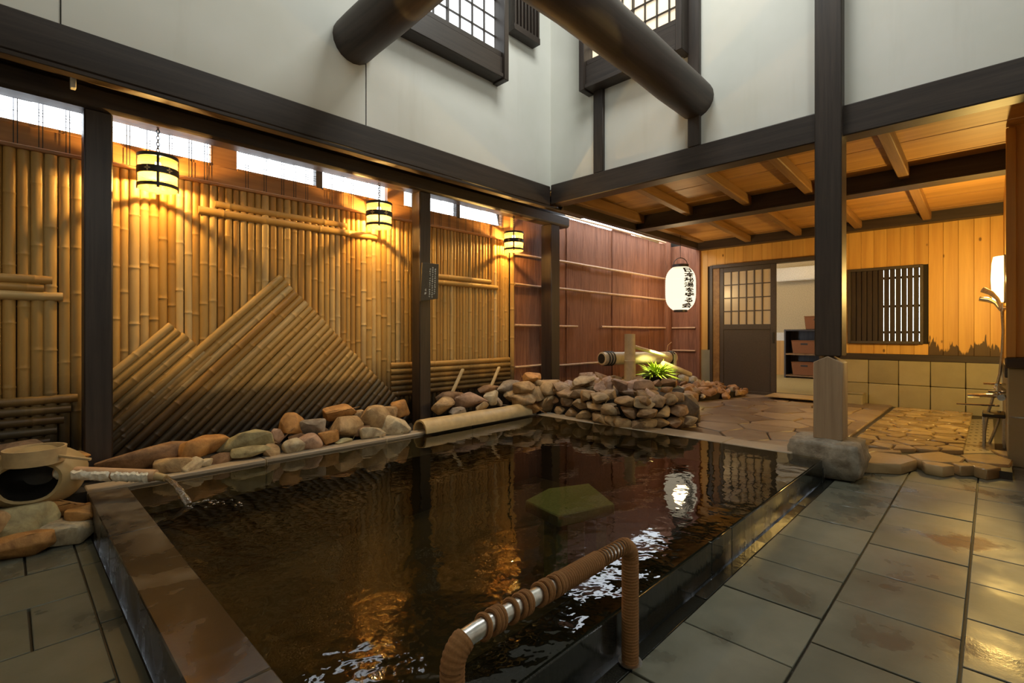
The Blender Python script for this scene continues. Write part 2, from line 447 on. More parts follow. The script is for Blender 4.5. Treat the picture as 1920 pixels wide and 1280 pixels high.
# ---- pool
pool = thing('stone_bath', 'black stone soaking pool brimming with water in front of the bamboo wall', 'pool', (2.2, 2.1, -.5))
U0, U1, V0, V1 = .472, 3.88, .828, 3.43
part('basin_floor', G().box(.30, 4.0, .83, 3.55, -.55, -.5), basin_dark, pool)
part('basin_wall', G().box(.31, U0-.002, V0, V1, -.5, WZ-.06), basin_dark, pool)
part('basin_wall', G().box(U1+.005, 4.05, V0, V1+.12, -.5, WZ-.07), basin_dark, pool)
part('basin_wall', G().box(U0, U1, V1+.004, V1+.12, -.5, WZ-.06), basin_dark, pool)
part('basin_wall', G().box(.305, 4.05, V0+.004, V0+.15, -.5, -.0), basin_dark, pool)
for v0, v1 in ((2.64, 3.43), (1.31, 2.636), (.99, 1.306)):          # left rim slabs
    part('rim_slab', G().box(.303, U0, v0, v1, -.03, WZ+.004), rim_stone, pool, .004)
for u0, u1 in ((.303, 2.03), (2.034, 2.25), (2.254, 3.88)):          # right overflow kerb
    part('kerb_slab', G().box(u0, u1, V0, V0+.16, -.03, WZ-.012), granite, pool, .004)
for u0, u1 in ((.30, 1.2), (1.204, 2.1), (2.104, 3.0), (3.004, 3.9)):  # rear ledge
    part('ledge_slab', G().box(u0, u1, V1, V1+.12, -.03, WZ+.022), coping, pool, .006)
for v0, v1, du in ((1.02, 1.5, .22), (1.504, 2.1, .26), (2.104, 2.7, .2), (2.704, 3.43, .2)):  # far coping
    part('coping_slab', G().box(U1, U1+du, v0, v1, -.03, WZ+.004), coping, pool, .006)
bench = part('submerged_step', G().prism([(2.16,1.74),(2.55,1.62),(2.78,1.97),(2.5,2.1),(2.22,2.05)], -.09, -.02), green_stone, pool, .008)
bench['label'] = 'pale green stone slab lying under the water'
part('submerged_step_leg', G().prism([(2.19,1.78),(2.27,1.76),(2.28,1.86),(2.2,1.88)], -.5, -.09), green_stone, pool)
part('submerged_step_leg', G().prism([(2.5,1.72),(2.58,1.7),(2.6,1.8),(2.52,1.82)], -.5, -.09), green_stone, pool)
wbm = G().box(U0+.001, U1-.001, V0+.0005, V1-.001, WZ-.008, WZ)
water = part('water', G()._add([(U0,V0,WZ),(U1,V0,WZ),(U1,V1,WZ),(U0,V1,WZ)], [(0,1,2,3)]), water_m, None, smooth=False)
tag(water, 'still dark hot-spring water filling the stone pool', 'water', None, 'stuff')

# ---- flagstones (crazy paving): half-plane clipped cells
def clip(poly, nx, ny, d):
    out = []
    for i in range(len(poly)):
        a, b = poly[i], poly[(i+1) % len(poly)]
        da, db = nx*a[0]+ny*a[1]-d, nx*b[0]+ny*b[1]-d
        if da <= 0: out.append(a)
        if (da < 0 < db) or (db < 0 < da):
            t = da/(da-db); out.append((a[0]+(b[0]-a[0])*t, a[1]+(b[1]-a[1])*t))
    return out
def paving(region, pitch, gap, jitter, rs):
    rnd = random.Random(rs)
    xs = [p[0] for p in region]; ys = [p[1] for p in region]; seeds = []
    y = min(ys); r = 0
    while y < max(ys)+pitch:
        x = min(xs) + (r % 2)*pitch*.5
        while x < max(xs)+pitch:
            seeds.append((x+rnd.uniform(-1,1)*jitter*pitch, y+rnd.uniform(-1,1)*jitter*pitch)); x += pitch*1.12
        y += pitch*.9; r += 1
    cells = []
    for i, s in enumerate(seeds):
        poly = list(region)
        for j, q in enumerate(seeds):
            if i == j: continue
            dx, dy = q[0]-s[0], q[1]-s[1]; L = math.hypot(dx, dy)
            if L > pitch*3.5 or L < 1e-6: continue
            nx, ny = dx/L, dy/L
            poly = clip(poly, nx, ny, nx*(s[0]+q[0])/2+ny*(s[1]+q[1])/2-gap/2)
            if len(poly) < 3: break
        if len(poly) < 3: continue
        A = abs(sum(poly[k][0]*poly[(k+1)%len(poly)][1]-poly[(k+1)%len(poly)][0]*poly[k][1] for k in range(len(poly))))/2
        if A < pitch*pitch*.06: continue
        cells.append(poly)
    return cells
floor2 = struct('floor_entry', G().box(4.06, UB+.02, .86, 3.95, -.05, .078), grout, 'flagstone paving leading to the sliding door')
for p in paving([(4.1,.9),(7.8,.9),(7.8,3.1),(5.4,3.1),(4.1,2.2)], .4, .012, .48, 3):
    z = .095 + random.uniform(0, .008)
    part('flagstone', G().prism(p, .06, z), flag_far, floor2, .008)
floor3 = struct('floor_shower', G().box(4.78, UB+.02, -.1, .86, -.05, .055), grout, 'crazy paving of the shower alcove')
for p in paving([(5.2,.16),(7.78,.16),(7.78,.86),(4.9,.86),(4.9,.6)], .17, .016, .38, 5):
    part('flagstone', G().prism(p, .04, .085 + random.uniform(0, .008)), flag_wet, floor3, .006)
edge_px = [[(1598,858),(1640,846),(1700,853),(1720,862),(1690,870),(1640,868),(1605,866)],
           [(1700,851),(1760,846),(1810,858),(1800,866),(1765,866),(1727,862)],
           [(1728,863),(1764,867),(1790,872),(1768,875),(1735,869)],
           [(1782,866),(1815,867),(1828,873),(1800,873)],
           [(1800,852),(1835,850),(1870,853),(1900,862),(1893,871),(1850,868),(1815,862)],
           [(1812,866),(1850,869),(1878,876),(1850,880),(1830,875)],
           [(1600,846),(1640,838),(1690,842),(1690,848),(1640,845),(1602,857)],
           [(1858,842),(1900,846),(1925,850),(1925,858),(1880,853)]]
for e in edge_px:
    poly = [tuple(atZ(x, y, .075)[:2]) for x, y in e]
    part('edge_flagstone', G().prism(poly, .0, .075), flag_wet, floor3, .006)

# ---- left wall: backing, bamboo, boards, bark
wall_left = struct('wall_left', G().box(-1.7, UB+.1, VW+.05, VW+.1, -.1, 2.175), soil, 'split bamboo and cedar bark screen wall behind the pool')
def bam_mesh(L, r, rnd):
    """half round split culm along +Z with raised nodes, open side to +Y"""
    pts, rad = [], []
    z = 0; nodes = []; q = rnd.uniform(.05, .33)
    while q < L-.03: nodes.append(q); q += rnd.uniform(.24, .42)
    prof = [(0, r)]
    for n_ in nodes:
        prof += [(n_-.022, r), (n_-.006, r*.995), (n_-.002, r*1.07), (n_+.003, r*1.06), (n_+.007, r*.985), (n_+.024, r)]
    prof.append((L, r*rnd.uniform(.94, 1.0)))
    g = G(); m = 7; bend = rnd.uniform(-.004, .004)
    for z, rr in prof:
        ox = bend*math.sin(math.pi*z/L)
        for k in range(m):
            a = math.pi*k/(m-1)
            g.v.append((math.cos(a)*rr+ox, -math.sin(a)*rr*.8, z))
    for i in range(len(prof)-1):
        for k in range(m-1): g.f.append((i*m+k, i*m+k+1, (i+1)*m+k+1, (i+1)*m+k))
    n0 = len(prof)-1
    g.f.append(tuple(range(m))[::-1]); g.f.append(tuple(n0*m+k for k in range(m)))
    return g.mesh('bamboo_pole', 0, 1, True, 50)
rb = random.Random(11)
def pole(base, ang, L, r, v):
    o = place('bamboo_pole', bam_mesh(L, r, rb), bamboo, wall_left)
    o.location = (base[0], v, base[1]); o.rotation_euler = (0, ang, 0)
    return o
def verticals(u0, u1, rmin, rmax, ztop=2.035, zbot=.2):
    u = u0
    while u < u1:
        r = rb.uniform(rmin, rmax)
        if u+2*r > u1+.01: r = max(.012, (u1-u)/2)
        pole((u+r, zbot), 0, ztop-zbot+rb.uniform(-.004, .004), r, VW+rb.uniform(0, .008)); u += 2*r*.985
verticals(-1.0, .335, .026, .03)
verticals(.335, 2.66, .022, .029)
verticals(2.66, 3.96, .019, .026)
pole((3.985, .25), 0, 2.2, .03, VW-.02)
# horizontal pairs
def horiz(u0, u1, z, r, v): pole((u0, z), R(90), u1-u0, r, v)
horiz(-1.0, .19, 1.305, .026, VW-.012); horiz(-1.0, .155, 1.258, .024, VW-.014); horiz(-1.0, .235, 1.212, .027, VW-.016)
horiz(.92, 2.28, 1.845, .028, VW-.014); horiz(1.02, 2.0, 1.905, .024, VW-.01)
horiz(2.68, 3.66, 1.555, .026, VW-.012); horiz(2.68, 3.76, 1.5, .026, VW-.014)
for k, z in enumerate((.71, .655, .6, .55, .5, .45)): horiz(2.42, 3.95, z, .026, VW-.012-.003*(k % 2))
for k, z in enumerate((.62, .56, .5, .44, .38)): horiz(-1.0, .3-.03*k, z, .026, VW-.012)
# diagonal field (45 degrees), stepped peaks
S2 = math.sqrt(.5)
def diag_field(apex, n, wid, foot, v, rr):
    """culms rising to the right, cut along a line that falls to the right from apex"""
    s = 0.0
    for k in range(n):
        r = rb.uniform(*rr); s += r
        top = (apex[0]+s*S2, apex[1]-s*S2)
        L = min((top[1]-foot)/S2, (top[0]-.40)/S2 if wid else 9)
        if L > .06:
            pole((top[0]-L*S2, top[1]-L*S2), R(45), L+rb.uniform(-.006,.006), r, v+rb.uniform(-.003,.003))
        s += r*.97
        if top[1] < foot+.06: break
diag_field((.75, 1.075), 7, True, .2, VW-.018, (.024,.031))
diag_field((1.447, 1.447), 60, True, .2, VW-.026, (.022,.03))
# strip board, batten and mullions above the bamboo
part('strip_board', G().box(-1.7, 3.98, VW-.005, VW+.03, 2.05, 2.175), board_x, wall_left, .003)
part('batten', G().box(-1.7, 3.98, VW-.03, VW+.01, 2.03, 2.052), board_x, wall_left, .003)
# bark sheets
ub = 4.02; k = 0
for wd in (.46, .52, .5, .56, .5, .55, .48, .3):
    zt = 2.48 + random.uniform(-.012, .012) if ub > 4.5 else 2.5
    n = 10; g = G(); vs = []
    for i in range(n+1):
        uu = ub + wd*1.04*i/n
        for j in range(9):
            zz = .1 + (zt-.1)*j/8
            vs.append((uu + .012*noise.noise(Vector((uu*3, zz*3, k))), VW + .012*(k % 2) + .012*noise.noise(Vector((uu*7, zz*2.2, k*3.1))) - .008, zz))
    nv = len(vs)
    vs += [(a, b+.02, c) for a, b, c in vs]
    fs = []
    for i in range(n):
        for j in range(8):
            q = i*9+j; fs.append((q, q+9, q+10, q+1)); fs.append((nv+q, nv+q+1, nv+q+10, nv+q+9))
    for i in range(n): fs += [(i*9, nv+i*9, nv+i*9+9, i*9+9), (i*9+8, i*9+17, nv+i*9+17, nv+i*9+8)]
    for j in range(8): fs += [(j, j+1, nv+j+1, nv+j), (n*9+j, nv+n*9+j, nv+n*9+j+1, n*9+j+1)]
    g._add(vs, fs); part('bark_sheet', g, bark, wall_left); ub += wd; k += 1
def rail(a, b, r, m=twig, parent=wall_left):
    a = Vector(a); b = Vector(b); pts = []
    for i in range(9):
        p = a.lerp(b, i/8); pts.append(p + Vector((0, 0, .006*noise.noise(p*2.3))))
    part('bamboo_rail', G().tube(pts, [r*(1+.12*noise.noise(p*4)) for p in pts], 8), m, parent)
for z in (1.9, 1.56, 1.09, .62):
    rail((4.02, VW-.03, z), (4.62, VW-.03, z), .014)
for z in (1.905, 1.56): rail((4.63, VW-.03, z), (7.6, VW-.03, z-.004), .016)
rail((4.63, VW-.03, 1.09), (5.2, VW-.03, 1.09), .014); rail((5.75, VW-.03, 1.088), (7.6, VW-.03, 1.09), .015)
rail((4.63, VW-.03, .6), (7.6, VW-.03, .6), .014)
rail((4.7, VW-.03, 2.49), (7.62, VW-.03, 2.5), .014)
# ---- clerestory windows with reed blinds
clere = [(-1.6,.33),(.34,1.0),(1.165,1.745),(1.80,2.40),(2.575,2.70),(2.71,3.195),(3.245,3.84)]
def window_clere(i, u0, u1):
    o = struct_empty('window_%d' % i, 'narrow daylight opening with reed blind above the bamboo wall', ((u0+u1)/2, VW+.03, 2.18))
    part('sill', G().box(u0, u1, VW-.012, VW+.05, 2.165, 2.185), board_x, o, .002)
    part('window_pane', G().box(u0, u1, VW+.035, VW+.039, 2.185, 2.6), clear, o)
    g = G(); z = 2.2
    rnd = random.Random(i)
    while z < 2.5:
        a = u0
        while a < u1:
            L = rnd.uniform(.06, .3)
            if rnd.random() < .55: g.box(a, min(a+L, u1), VW-.022, VW-.0205, z, z+.0032)
            a += L + .01
        z += .017
    r_ = part('reed_blind', g, black, o, smooth=False); r_['kind'] = 'stuff'
    g = G(); u = u0+.05
    while u < u1:
        for d in (0, .016): g.box(u+d, u+d+.0042, VW-.0235, VW-.022, 2.055, 2.55)
        u += rnd.uniform(.09, .14)
    if g.v: part('blind_cord', g, black, o, smooth=False)
for i, (a, b) in enumerate(clere): window_clere(i+1, a, b)
for a, b in ((1.0,1.165),(1.745,1.80),(2.40,2.575),(3.195,3.245),(3.84,4.05),(.325,.345),(2.69,2.715)):
    part('mullion', G().box(a, b, VW-.004, VW+.05, 2.175, 2.6), dark_z if b-a < .06 else board_x, wall_left, .003)
# narrow slips of board closing the top corner next to the bark
for k in range(5): part('slip_board', G().box(4.06+k*.085, 4.12+k*.085, VW+.0, VW+.03, 2.1, 2.6), bark, wall_left, .003)
# eave boards and rafters over the screen wall
part('eave_board', G()._add([(-1.7,3.5,2.56),(4.72,3.5,2.56),(4.72,3.82,2.51),(-1.7,3.82,2.51),(-1.7,3.5,2.6),(4.72,3.5,2.6),(4.72,3.82,2.55),(-1.7,3.82,2.55)],
     [(0,1,2,3),(4,7,6,5),(0,4,5,1),(1,5,6,2),(2,6,7,3),(3,7,4,0)]), dark_x, wall_left)
u = -.6
while u < 4.6:
    part('rafter', G().bar((u, 3.45, 2.52), (u, 3.82, 2.465), .055, .06), joist_x, wall_left, .003); u += .36

part('purlin_filler', G().box(-1.7, 4.7, 3.68, 3.76, 2.4, 2.54), dark_x, wall_left)
# ---- upper plaster walls
wl = struct('wall_upper_left', G().box(-1.7, 4.30, 3.44, 3.5, 2.56, 5.7), plaster, 'white plastered upper wall above the long beam')
for u in (.2, 1.93): part('panel_joint', G().box(u-.0025, u+.0025, 3.437, 3.45, 2.58, 5.6), soil, wl)
wr = struct('wall_upper_right', G().box(4.14, 4.2, -1.5, 3.44, 2.56, 5.7), plaster, 'white plastered upper wall over the entry canopy')
struct('ceiling_high', G().box(-1.7, 4.3, -1.5, 3.5, 5.7, 5.8), dark_x, 'dark boarded high ceiling')
struct('wall_rear', G().box(-1.8, -1.7, -1.5, 4.5, -.1, 5.7), plaster, 'plastered wall behind the viewer')
struct('wall_near', G().box(-1.7, 4.3, -1.6, -1.5, -.1, 5.7), plaster, 'plastered wall on the near side')
struct('wall_near_entry', G().box(4.3, 5.7, -1.0, -.9, -.1, 2.7), pine_z, 'pine wall on the near side of the entry')
struct('wall_far_left', G().box(-1.7, -1.6, 3.5, 4.6, -.1, 2.6), dark_z, 'dark end of the screen wall bay')

# ================================================================== timber frame
def timber(name, label, g, m, bevel=.008, cat='beam'):
    o = part(name, g, m, None, bevel); return tag(o, label, cat)
timber('long_beam', 'dark stained long beam running above the bamboo wall on the left', G().box(-1.7, 4.10, 3.41, 3.56, 2.375, 2.585), dark_x)
timber('beam_edge_board', 'thin rough-edged board under the long dark beam above the lanterns', G().box(-1.7, 4.72, 3.40, 3.47, 2.345, 2.37), dark_x, .004, 'board')
timber('entry_beam', 'dark stained beam across the entry canopy behind the tall right post', G().box(4.10, 4.26, -1.5, 3.41, 2.385, 2.60), dark_y)
timber('wall_purlin', 'dark purlin carried by the three posts in front of the bamboo wall', G().box(-1.7, 4.74, 3.635, 3.79, 2.268, 2.4), dark_x, .02)
def post(label, u0, u1, v0, v1, z0, z1, feet=True):
    return timber('timber_post', label, G().box(u0, u1, v0, v1, z0, z1), dark_z, .008, 'post')
post('thick dark post at far left between rock ledge and beam', .308, .437, 3.65, 3.78, .17, 2.27)
post('dark post in the middle carrying the small tilted sign', 2.573, 2.697, 3.65, 3.775, .17, 2.27)
post('dark post at the corner where bamboo meets the red bark', 4.403, 4.561, 3.65, 3.81, .1, 2.27)
# right post: upper dark timber + light sleeve, on a rough stone
rp = thing('entry_post', 'tall dark post with pale pointed sleeve standing on a rough stone', 'post', (4.13, .83, .26))
part('shaft', G().box(4.05, 4.212, .748, .914, .84, 5.7), dark_z, rp, .007)
g = G(); e = .006
pent = [(.748-e, .255), (.914+e, .255), (.914+e, .795), (.831, .84), (.748-e, .795)]
vs = [(4.05-e, a, b) for a, b in pent] + [(4.212+e, a, b) for a, b in pent]
g._add(vs, [(0,1,2,3,4), (9,8,7,6,5)] + [(i, 5+i, 5+(i+1) % 5, (i+1) % 5) for i in range(5)])
part('sleeve', g, sleeve_z, rp, .003)['label'] = 'pale grey wood sleeve with pointed top'
def hull(pts):
    bm = bmesh.new()
    for p in pts: bm.verts.new(p)
    r_ = bmesh.ops.convex_hull(bm, input=bm.verts)
    bmesh.ops.delete(bm, geom=list({v for v in r_['geom_interior'] + r_['geom_unused'] if isinstance(v, bmesh.types.BMVert)}), context='VERTS')
    return bm
def rock_mesh(size, rnd, npts=15, bev=.06, lobes=1.0):
    sx, sy, sz = [s/2 for s in size]; pts = []
    for i in range(npts):
        d = Vector((rnd.gauss(0,1), rnd.gauss(0,1), rnd.gauss(0,1))).normalized()
        q = max(abs(d.x), abs(d.y), abs(d.z)); d = d/(q**.55)
        k_ = rnd.uniform(.86, 1.0)
        pts.append((d.x*sx*k_, d.y*sy*k_, d.z*sz*k_))
    bm = hull(pts)
    bmesh.ops.dissolve_limit(bm, angle_limit=R(11), verts=bm.verts, edges=bm.edges)
    bmesh.ops.bevel(bm, geom=list(bm.edges), offset=min(size)*bev, segments=2, affect='EDGES', profile=.5)
    bmesh.ops.recalc_face_normals(bm, faces=bm.faces)
    # fit to the wanted box
    lo = [min(v.co[i] for v in bm.verts) for i in range(3)]; hi = [max(v.co[i] for v in bm.verts) for i in range(3)]
    for v in bm.verts:
        v.co = Vector([((v.co[i]-lo[i])/(hi[i]-lo[i])-.5)*size[i] for i in range(3)])
    me = bpy.data.meshes.new('rock'); bm.to_mesh(me); bm.free()
    for p in me.polygons: p.use_smooth = True
    me.set_sharp_from_angle(angle=R(28)); return me
def boulder_mesh(size, seed, rough=.1, cuts=7, sq=.62):
    bm = bmesh.new(); bmesh.ops.create_cube(bm, size=2.0); bmesh.ops.subdivide_edges(bm, edges=bm.edges[:], cuts=cuts, use_grid_fill=True)
    o_ = Vector((seed*3.7, seed*1.3, seed*.7))
    for v in bm.verts:
        n = v.co.normalized(); p = n.lerp(v.co, sq)
        p = p*(1+rough*noise.noise(p*1.4+o_)+rough*.45*noise.noise(p*3.6+o_))
        v.co = Vector((p.x*size[0]/2, p.y*size[1]/2, p.z*size[2]/2))
    me = bpy.data.meshes.new('boulder'); bm.to_mesh(me); bm.free()
    for p in me.polygons: p.use_smooth = True
    return me
bs = place('base_stone', boulder_mesh((.43, .47, .27), 5), rockm, rp)
bs.color = (.3,.27,.21,1); bs.location = (4.125, .85, .125)
# studs in the upper right wall
timber('wall_stud', 'slim dark stud in the white wall near the inner corner', G().box(4.105, 4.16, 2.747, 2.861, 2.6, 3.45), dark_z, .004, 'stud')
timber('wall_stud', 'dark stud in the white wall where the long log ends', G().box(4.10, 4.16, 1.778, 1.88, 2.6, 5.7), dark_z, .004, 'stud')
# logs
def log(label, a, b, r0, r1, m, sag, rs):
    a = Vector(a); b = Vector(b); pts = []; rad = []
    n = 26
    for i in range(n+1):
        t = i/n; p = a.lerp(b, t); p.z += sag*math.sin(math.pi*t); p += Vector((.012*noise.noise(p*1.7+Vector((rs,0,0))), .012*noise.noise(p*1.9+Vector((0,rs,0))), .02*noise.noise(p*1.3)))
        pts.append(p); rad.append((r0+(r1-r0)*t)*(1+.05*noise.noise(p*2.1)))
    g = G().tube([pts[0]+(pts[0]-pts[1]).normalized()*.0]+pts, [rad[0]*.9]+rad, 20)
    o = part('log_beam', g, m, None, 0, 1, True, 60); return tag(o, label, 'log')
log('thick dark log beam ending against the white left wall beside the window', (1.83, 3.47, 3.19), (1.88, -1.4, 3.42), .16, .165, log_y, .02, 3)
log('long curved dark log beam ending against the white right wall', (4.15, 1.83, 3.0), (-1.65, 1.82, 3.0), .16, .165, log_x, .035, 9)

# ================================================================== upper windows
def lattice_window(idx, label, axis, face, a0, a1, z0, z1, ncol, nrow, sgn, paper, wood_h, wood_v, depth_=.14, zledge=.3):
    """axis 'x': window in a wall of constant v ; 'y': in a wall of constant u. face = wall plane, sgn = direction into the hall"""
    o = struct_empty('window_%d' % idx, label, ((a0+a1)/2, face, z0) if axis == 'x' else (face, (a0+a1)/2, z0))
    def bx(g, p0, p1, d0, d1, q0, q1):
        d0, d1 = sorted((face+sgn*d0, face+sgn*d1))
        return g.box(p0, p1, d0, d1, q0, q1) if axis == 'x' else g.box(d0, d1, p0, p1, q0, q1)
    f = .06
    part('window_frame', bx(G(), a0-f, a0, 0, depth_, z0-zledge, z1), wood_v, o, .004)
    part('window_frame', bx(G(), a1, a1+f, 0, depth_, z0-zledge, z1), wood_v, o, .004)
    part('window_frame', bx(G(), a0, a1, 0, depth_*.75, z0-.05, z0), wood_h, o, .004)
    part('apron_board', bx(G(), a0, a1, depth_*.5, depth_*.82, z0-zledge+.06, z0-.055), wood_h, o, .003)
    part('apron_ledge', bx(G(), a0, a1, 0, depth_*.93, z0-zledge+.015, z0-zledge+.055), wood_h, o, .004)
    cw, rh = (a1-a0)/ncol, (z1-z0)/nrow; bar_ = .011
    for i in range(ncol):
        for j in range(nrow):
            part('pane', bx(G(), a0+i*cw+bar_/2, a0+(i+1)*cw-bar_/2, .022, .026, z0+j*rh+bar_/2, z0+(j+1)*rh-bar_/2), paper, o)
    for i in range(1, ncol): part('muntin', bx(G(), a0+i*cw-bar_/2, a0+i*cw+bar_/2, .015, .045 if i != ncol//2 else .06, z0, z1), wood_v, o)
    for j in range(1, nrow): part('muntin', bx(G(), a0, a1, .018, .04, z0+j*rh-bar_/2, z0+j*rh+bar_/2), wood_h, o)
    return o
lattice_window(11, 'bright lattice window high in the white left wall', 'x', 3.44, 2.1, 3.27, 3.66, 4.72, 8, 6, -1, shoji_cool, dark_x, dark_z, .16, .27)
lattice_window(12, 'warm lattice window high in the white right wall', 'y', 4.14, 1.93, 2.88, 3.70, 4.7, 8, 6, -1, shoji_warm, dark_y, dark_z, .17, .30)
vent = thing('vent_grille', 'dark slatted vent box beside the left upper window', 'vent', (3.63, 3.43, 3.98))
part('vent_back', G().box(3.47, 3.83, 3.405, 3.438, 3.98, 4.7), black, vent)
part('vent_sill', G().box(3.46, 3.84, 3.33, 3.438, 3.965, 4.03), dark_x, vent, .003)
for k in range(8): part('slat', G().box(3.468+k*.049, 3.492+k*.049, 3.335, 3.405, 4.03, 4.7), dark_z, vent, .002)

# ================================================================== low entry ceiling
ceil = struct_empty('ceiling', 'low boarded canopy ceiling of golden pine over the entry', (5.9, 1.5, 2.6))
def cz(u): return 2.62 - (u-4.2)*.047
nb = 15
for k in range(nb):
    a = 4.2 + (UB-4.2)*k/nb; b = 4.2 + (UB-4.2)*(k+1)/nb - .004
    g = G(); dz = .004*(k % 2)
    vs = [(a, -.9, cz(a)+dz), (b, -.9, cz(b)+dz), (b, 3.42, cz(b)+dz), (a, 3.42, cz(a)+dz)]
    g._add(vs+[(x, y, z+.02) for x, y, z in vs], [(0,3,2,1),(4,5,6,7),(0,1,5,4),(1,2,6,5),(2,3,7,6),(3,0,4,7)])
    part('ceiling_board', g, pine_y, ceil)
part('crossbeam', G().box(5.83, 5.97, -.1, 3.36, 2.385, 2.55), dark_y, ceil, .006)
part('crossbeam_trim', G().box(5.80, 6.0, -.1, 3.36, 2.362, 2.384), dark_y, ceil, .003)
part('wall_plate', G().box(7.70, 7.84, -.1, 3.38, 2.33, 2.48), dark_y, ceil, .006)
part('edge_beam', G().box(4.26, 7.84, 3.36, 3.44, 2.35, 2.60), dark_x, ceil, .006)
part('side_plate', G().box(4.26, 7.7, 3.26, 3.355, 2.44, 2.56), joist_x, ceil, .005)
for x, y in ((1297,400),(1407,382),(1525,357),(1703,332)):
    v = atU(x, y, 5.83)[1] + .03
    part('joist', G().bar((4.2, v, cz(4.2)-.055), (5.84, v, cz(5.84)-.055), .085, .1), joist_x, ceil, .008)
for x, y in ((1406,442),(1501,429),(1614,414),(1744,398)):
    v = atU(x, y, 7.7)[1] + .03
    part('joist', G().bar((5.96, v, cz(5.96)-.05), (7.72, v, cz(7.72)-.05), .085, .09), joist_x, ceil, .008)
part('edge_trim', G().box(4.18, 4.26, -.9, 3.36, 2.56, 2.62), dark_y, ceil)

# ================================================================== back wall
wb = struct_empty('wall_back', 'golden pine back wall with sliding door and slatted window', (UB, 1.6, 0))
DO0, DO1, DZ = 1.70, 3.16, 2.02           # door opening
WN0, WN1, WNZ0, WNZ1 = .60, 1.375, .87, 1.845
v = -.12; k = 0
while v < 3.40:
    b = min(v+.135, 3.40); cuts = []
    mid = (v+b)/2
    if DO0-.05 < mid < DO1+.04: segs = [(DZ+.05, 2.5)]
    elif WN0 < mid < WN1: segs = [(.74, WNZ0), (WNZ1, 2.5)]
    else: segs = [(.74, 2.5)]
    for z0, z1 in segs: part('pine_board', G().box(UB, UB+.02, v+.001, b-.001, z0, z1), pine_stained if mid < WN0 else pine_z, wb, .0015)
    v += .135
part('wall_core', G().box(UB+.02, UB+.06, -.12, WN0, 0, 2.7), soil, wb)
part('wall_core', G().box(UB+.02, UB+.06, WN1, DO0-.02, 0, 2.7), soil, wb)
part('wall_core', G().box(UB+.02, UB+.06, WN0, WN1, 0, WNZ0), soil, wb)
part('wall_core', G().box(UB+.02, UB+.06, WN0, WN1, WNZ1, 2.7), soil, wb)
part('wall_core', G().box(UB+.02, UB+.06, DO0-.02, DO1+.02, DZ+.04, 2.7), soil, wb)
part('wall_core', G().box(UB+.02, UB+.06, DO1+.02, 3.9, 0, 2.7), soil, wb)
part('sill_rail', G().box(UB-.035, UB+.0, -.12, 1.46, .66, .74), dark_y, wb, .004)
for r_, (z0, z1) in enumerate(((.04, .355), (.36, .66))):
    edges = [-.12, .22, .535, .84, 1.15, 1.46] if r_ else [-.12, .22, .535, .84, 1.15, 1.46]
    for a, b in zip(edges[:-1], edges[1:]): part('wainscot_block', G().box(UB-.03, UB+.02, a+.003, b-.003, z0, z1), block, wb, .006)
part('base_panel', G().box(UB-.01, UB+.02, 3.2, 3.40, .1, .74), block, wb, .004)
# small dark damp stains that have soaked up from the sill rail
rs_ = random.Random(5)
# door frame and door
d1 = struct_empty('door_1', 'grey sliding door with square lattice glass, standing half open', (UB, 2.68, .12))
part('door_jamb', G().box(UB-.05, UB+.07, DO1, DO1+.045, .1, DZ+.05), doorgrey, d1, .003)
part('door_jamb', G().box(UB-.05, UB+.07, DO0-.045, DO0, .1, DZ+.05), doorgrey, d1, .003)
part('door_header', G().box(UB-.05, UB+.07, DO0, DO1, DZ, DZ+.05), doorgrey, d1, .003)
part('threshold', G().box(UB-.06, UB+.1, DO0, DO1, .09, .135), doorgrey, d1, .003)
A0, A1, PU = 2.25, 3.06, UB-.02          # leaf
part('stile', G().box(PU, PU+.035, A0, A0+.075, .135, DZ), doorgrey, d1, .003)
part('stile', G().box(PU, PU+.035, A1-.06, A1, .135, DZ), doorgrey, d1, .003)
part('door_rail', G().box(PU, PU+.035, A0+.075, A1-.06, DZ-.07, DZ), doorgrey, d1, .003)
part('door_rail', G().box(PU, PU+.035, A0+.075, A1-.06, 1.06, 1.14), doorgrey, d1, .003)
part('door_panel', G().box(PU+.01, PU+.028, A0+.075, A1-.06, .135, 1.06), doorgrey, d1)
part('jamb_post', G().box(UB-.03, UB+.03, A1, DO1, .12, DZ), joist_x, d1, .003)
pz0, pz1 = 1.14, DZ-.07; nc, nr = 6, 4
cw = (A1-.06-A0-.075)/nc; rh = (pz1-pz0)/nr
for i in range(nc):
    for j in range(nr):
        part('pane', G().box(PU+.014, PU+.018, A0+.075+i*cw+.006, A0+.075+(i+1)*cw-.006, pz0+j*rh+.006, pz0+(j+1)*rh-.006), frost, d1)
for i in range(1, nc): part('muntin', G().box(PU+.002, PU+.026, A0+.075+i*cw-.008, A0+.075+i*cw+.008, pz0, pz1), doorgrey, d1)
for j in range(1, nr): part('muntin', G().box(PU+.003, PU+.025, A0+.075, A1-.06, pz0+j*rh-.008, pz0+j*rh+.008), doorgrey, d1)
hp = part('pull_handle', G().box(PU-.012, PU, A0+.02, A0+.045, .86, 1.02), black, d1, .003)
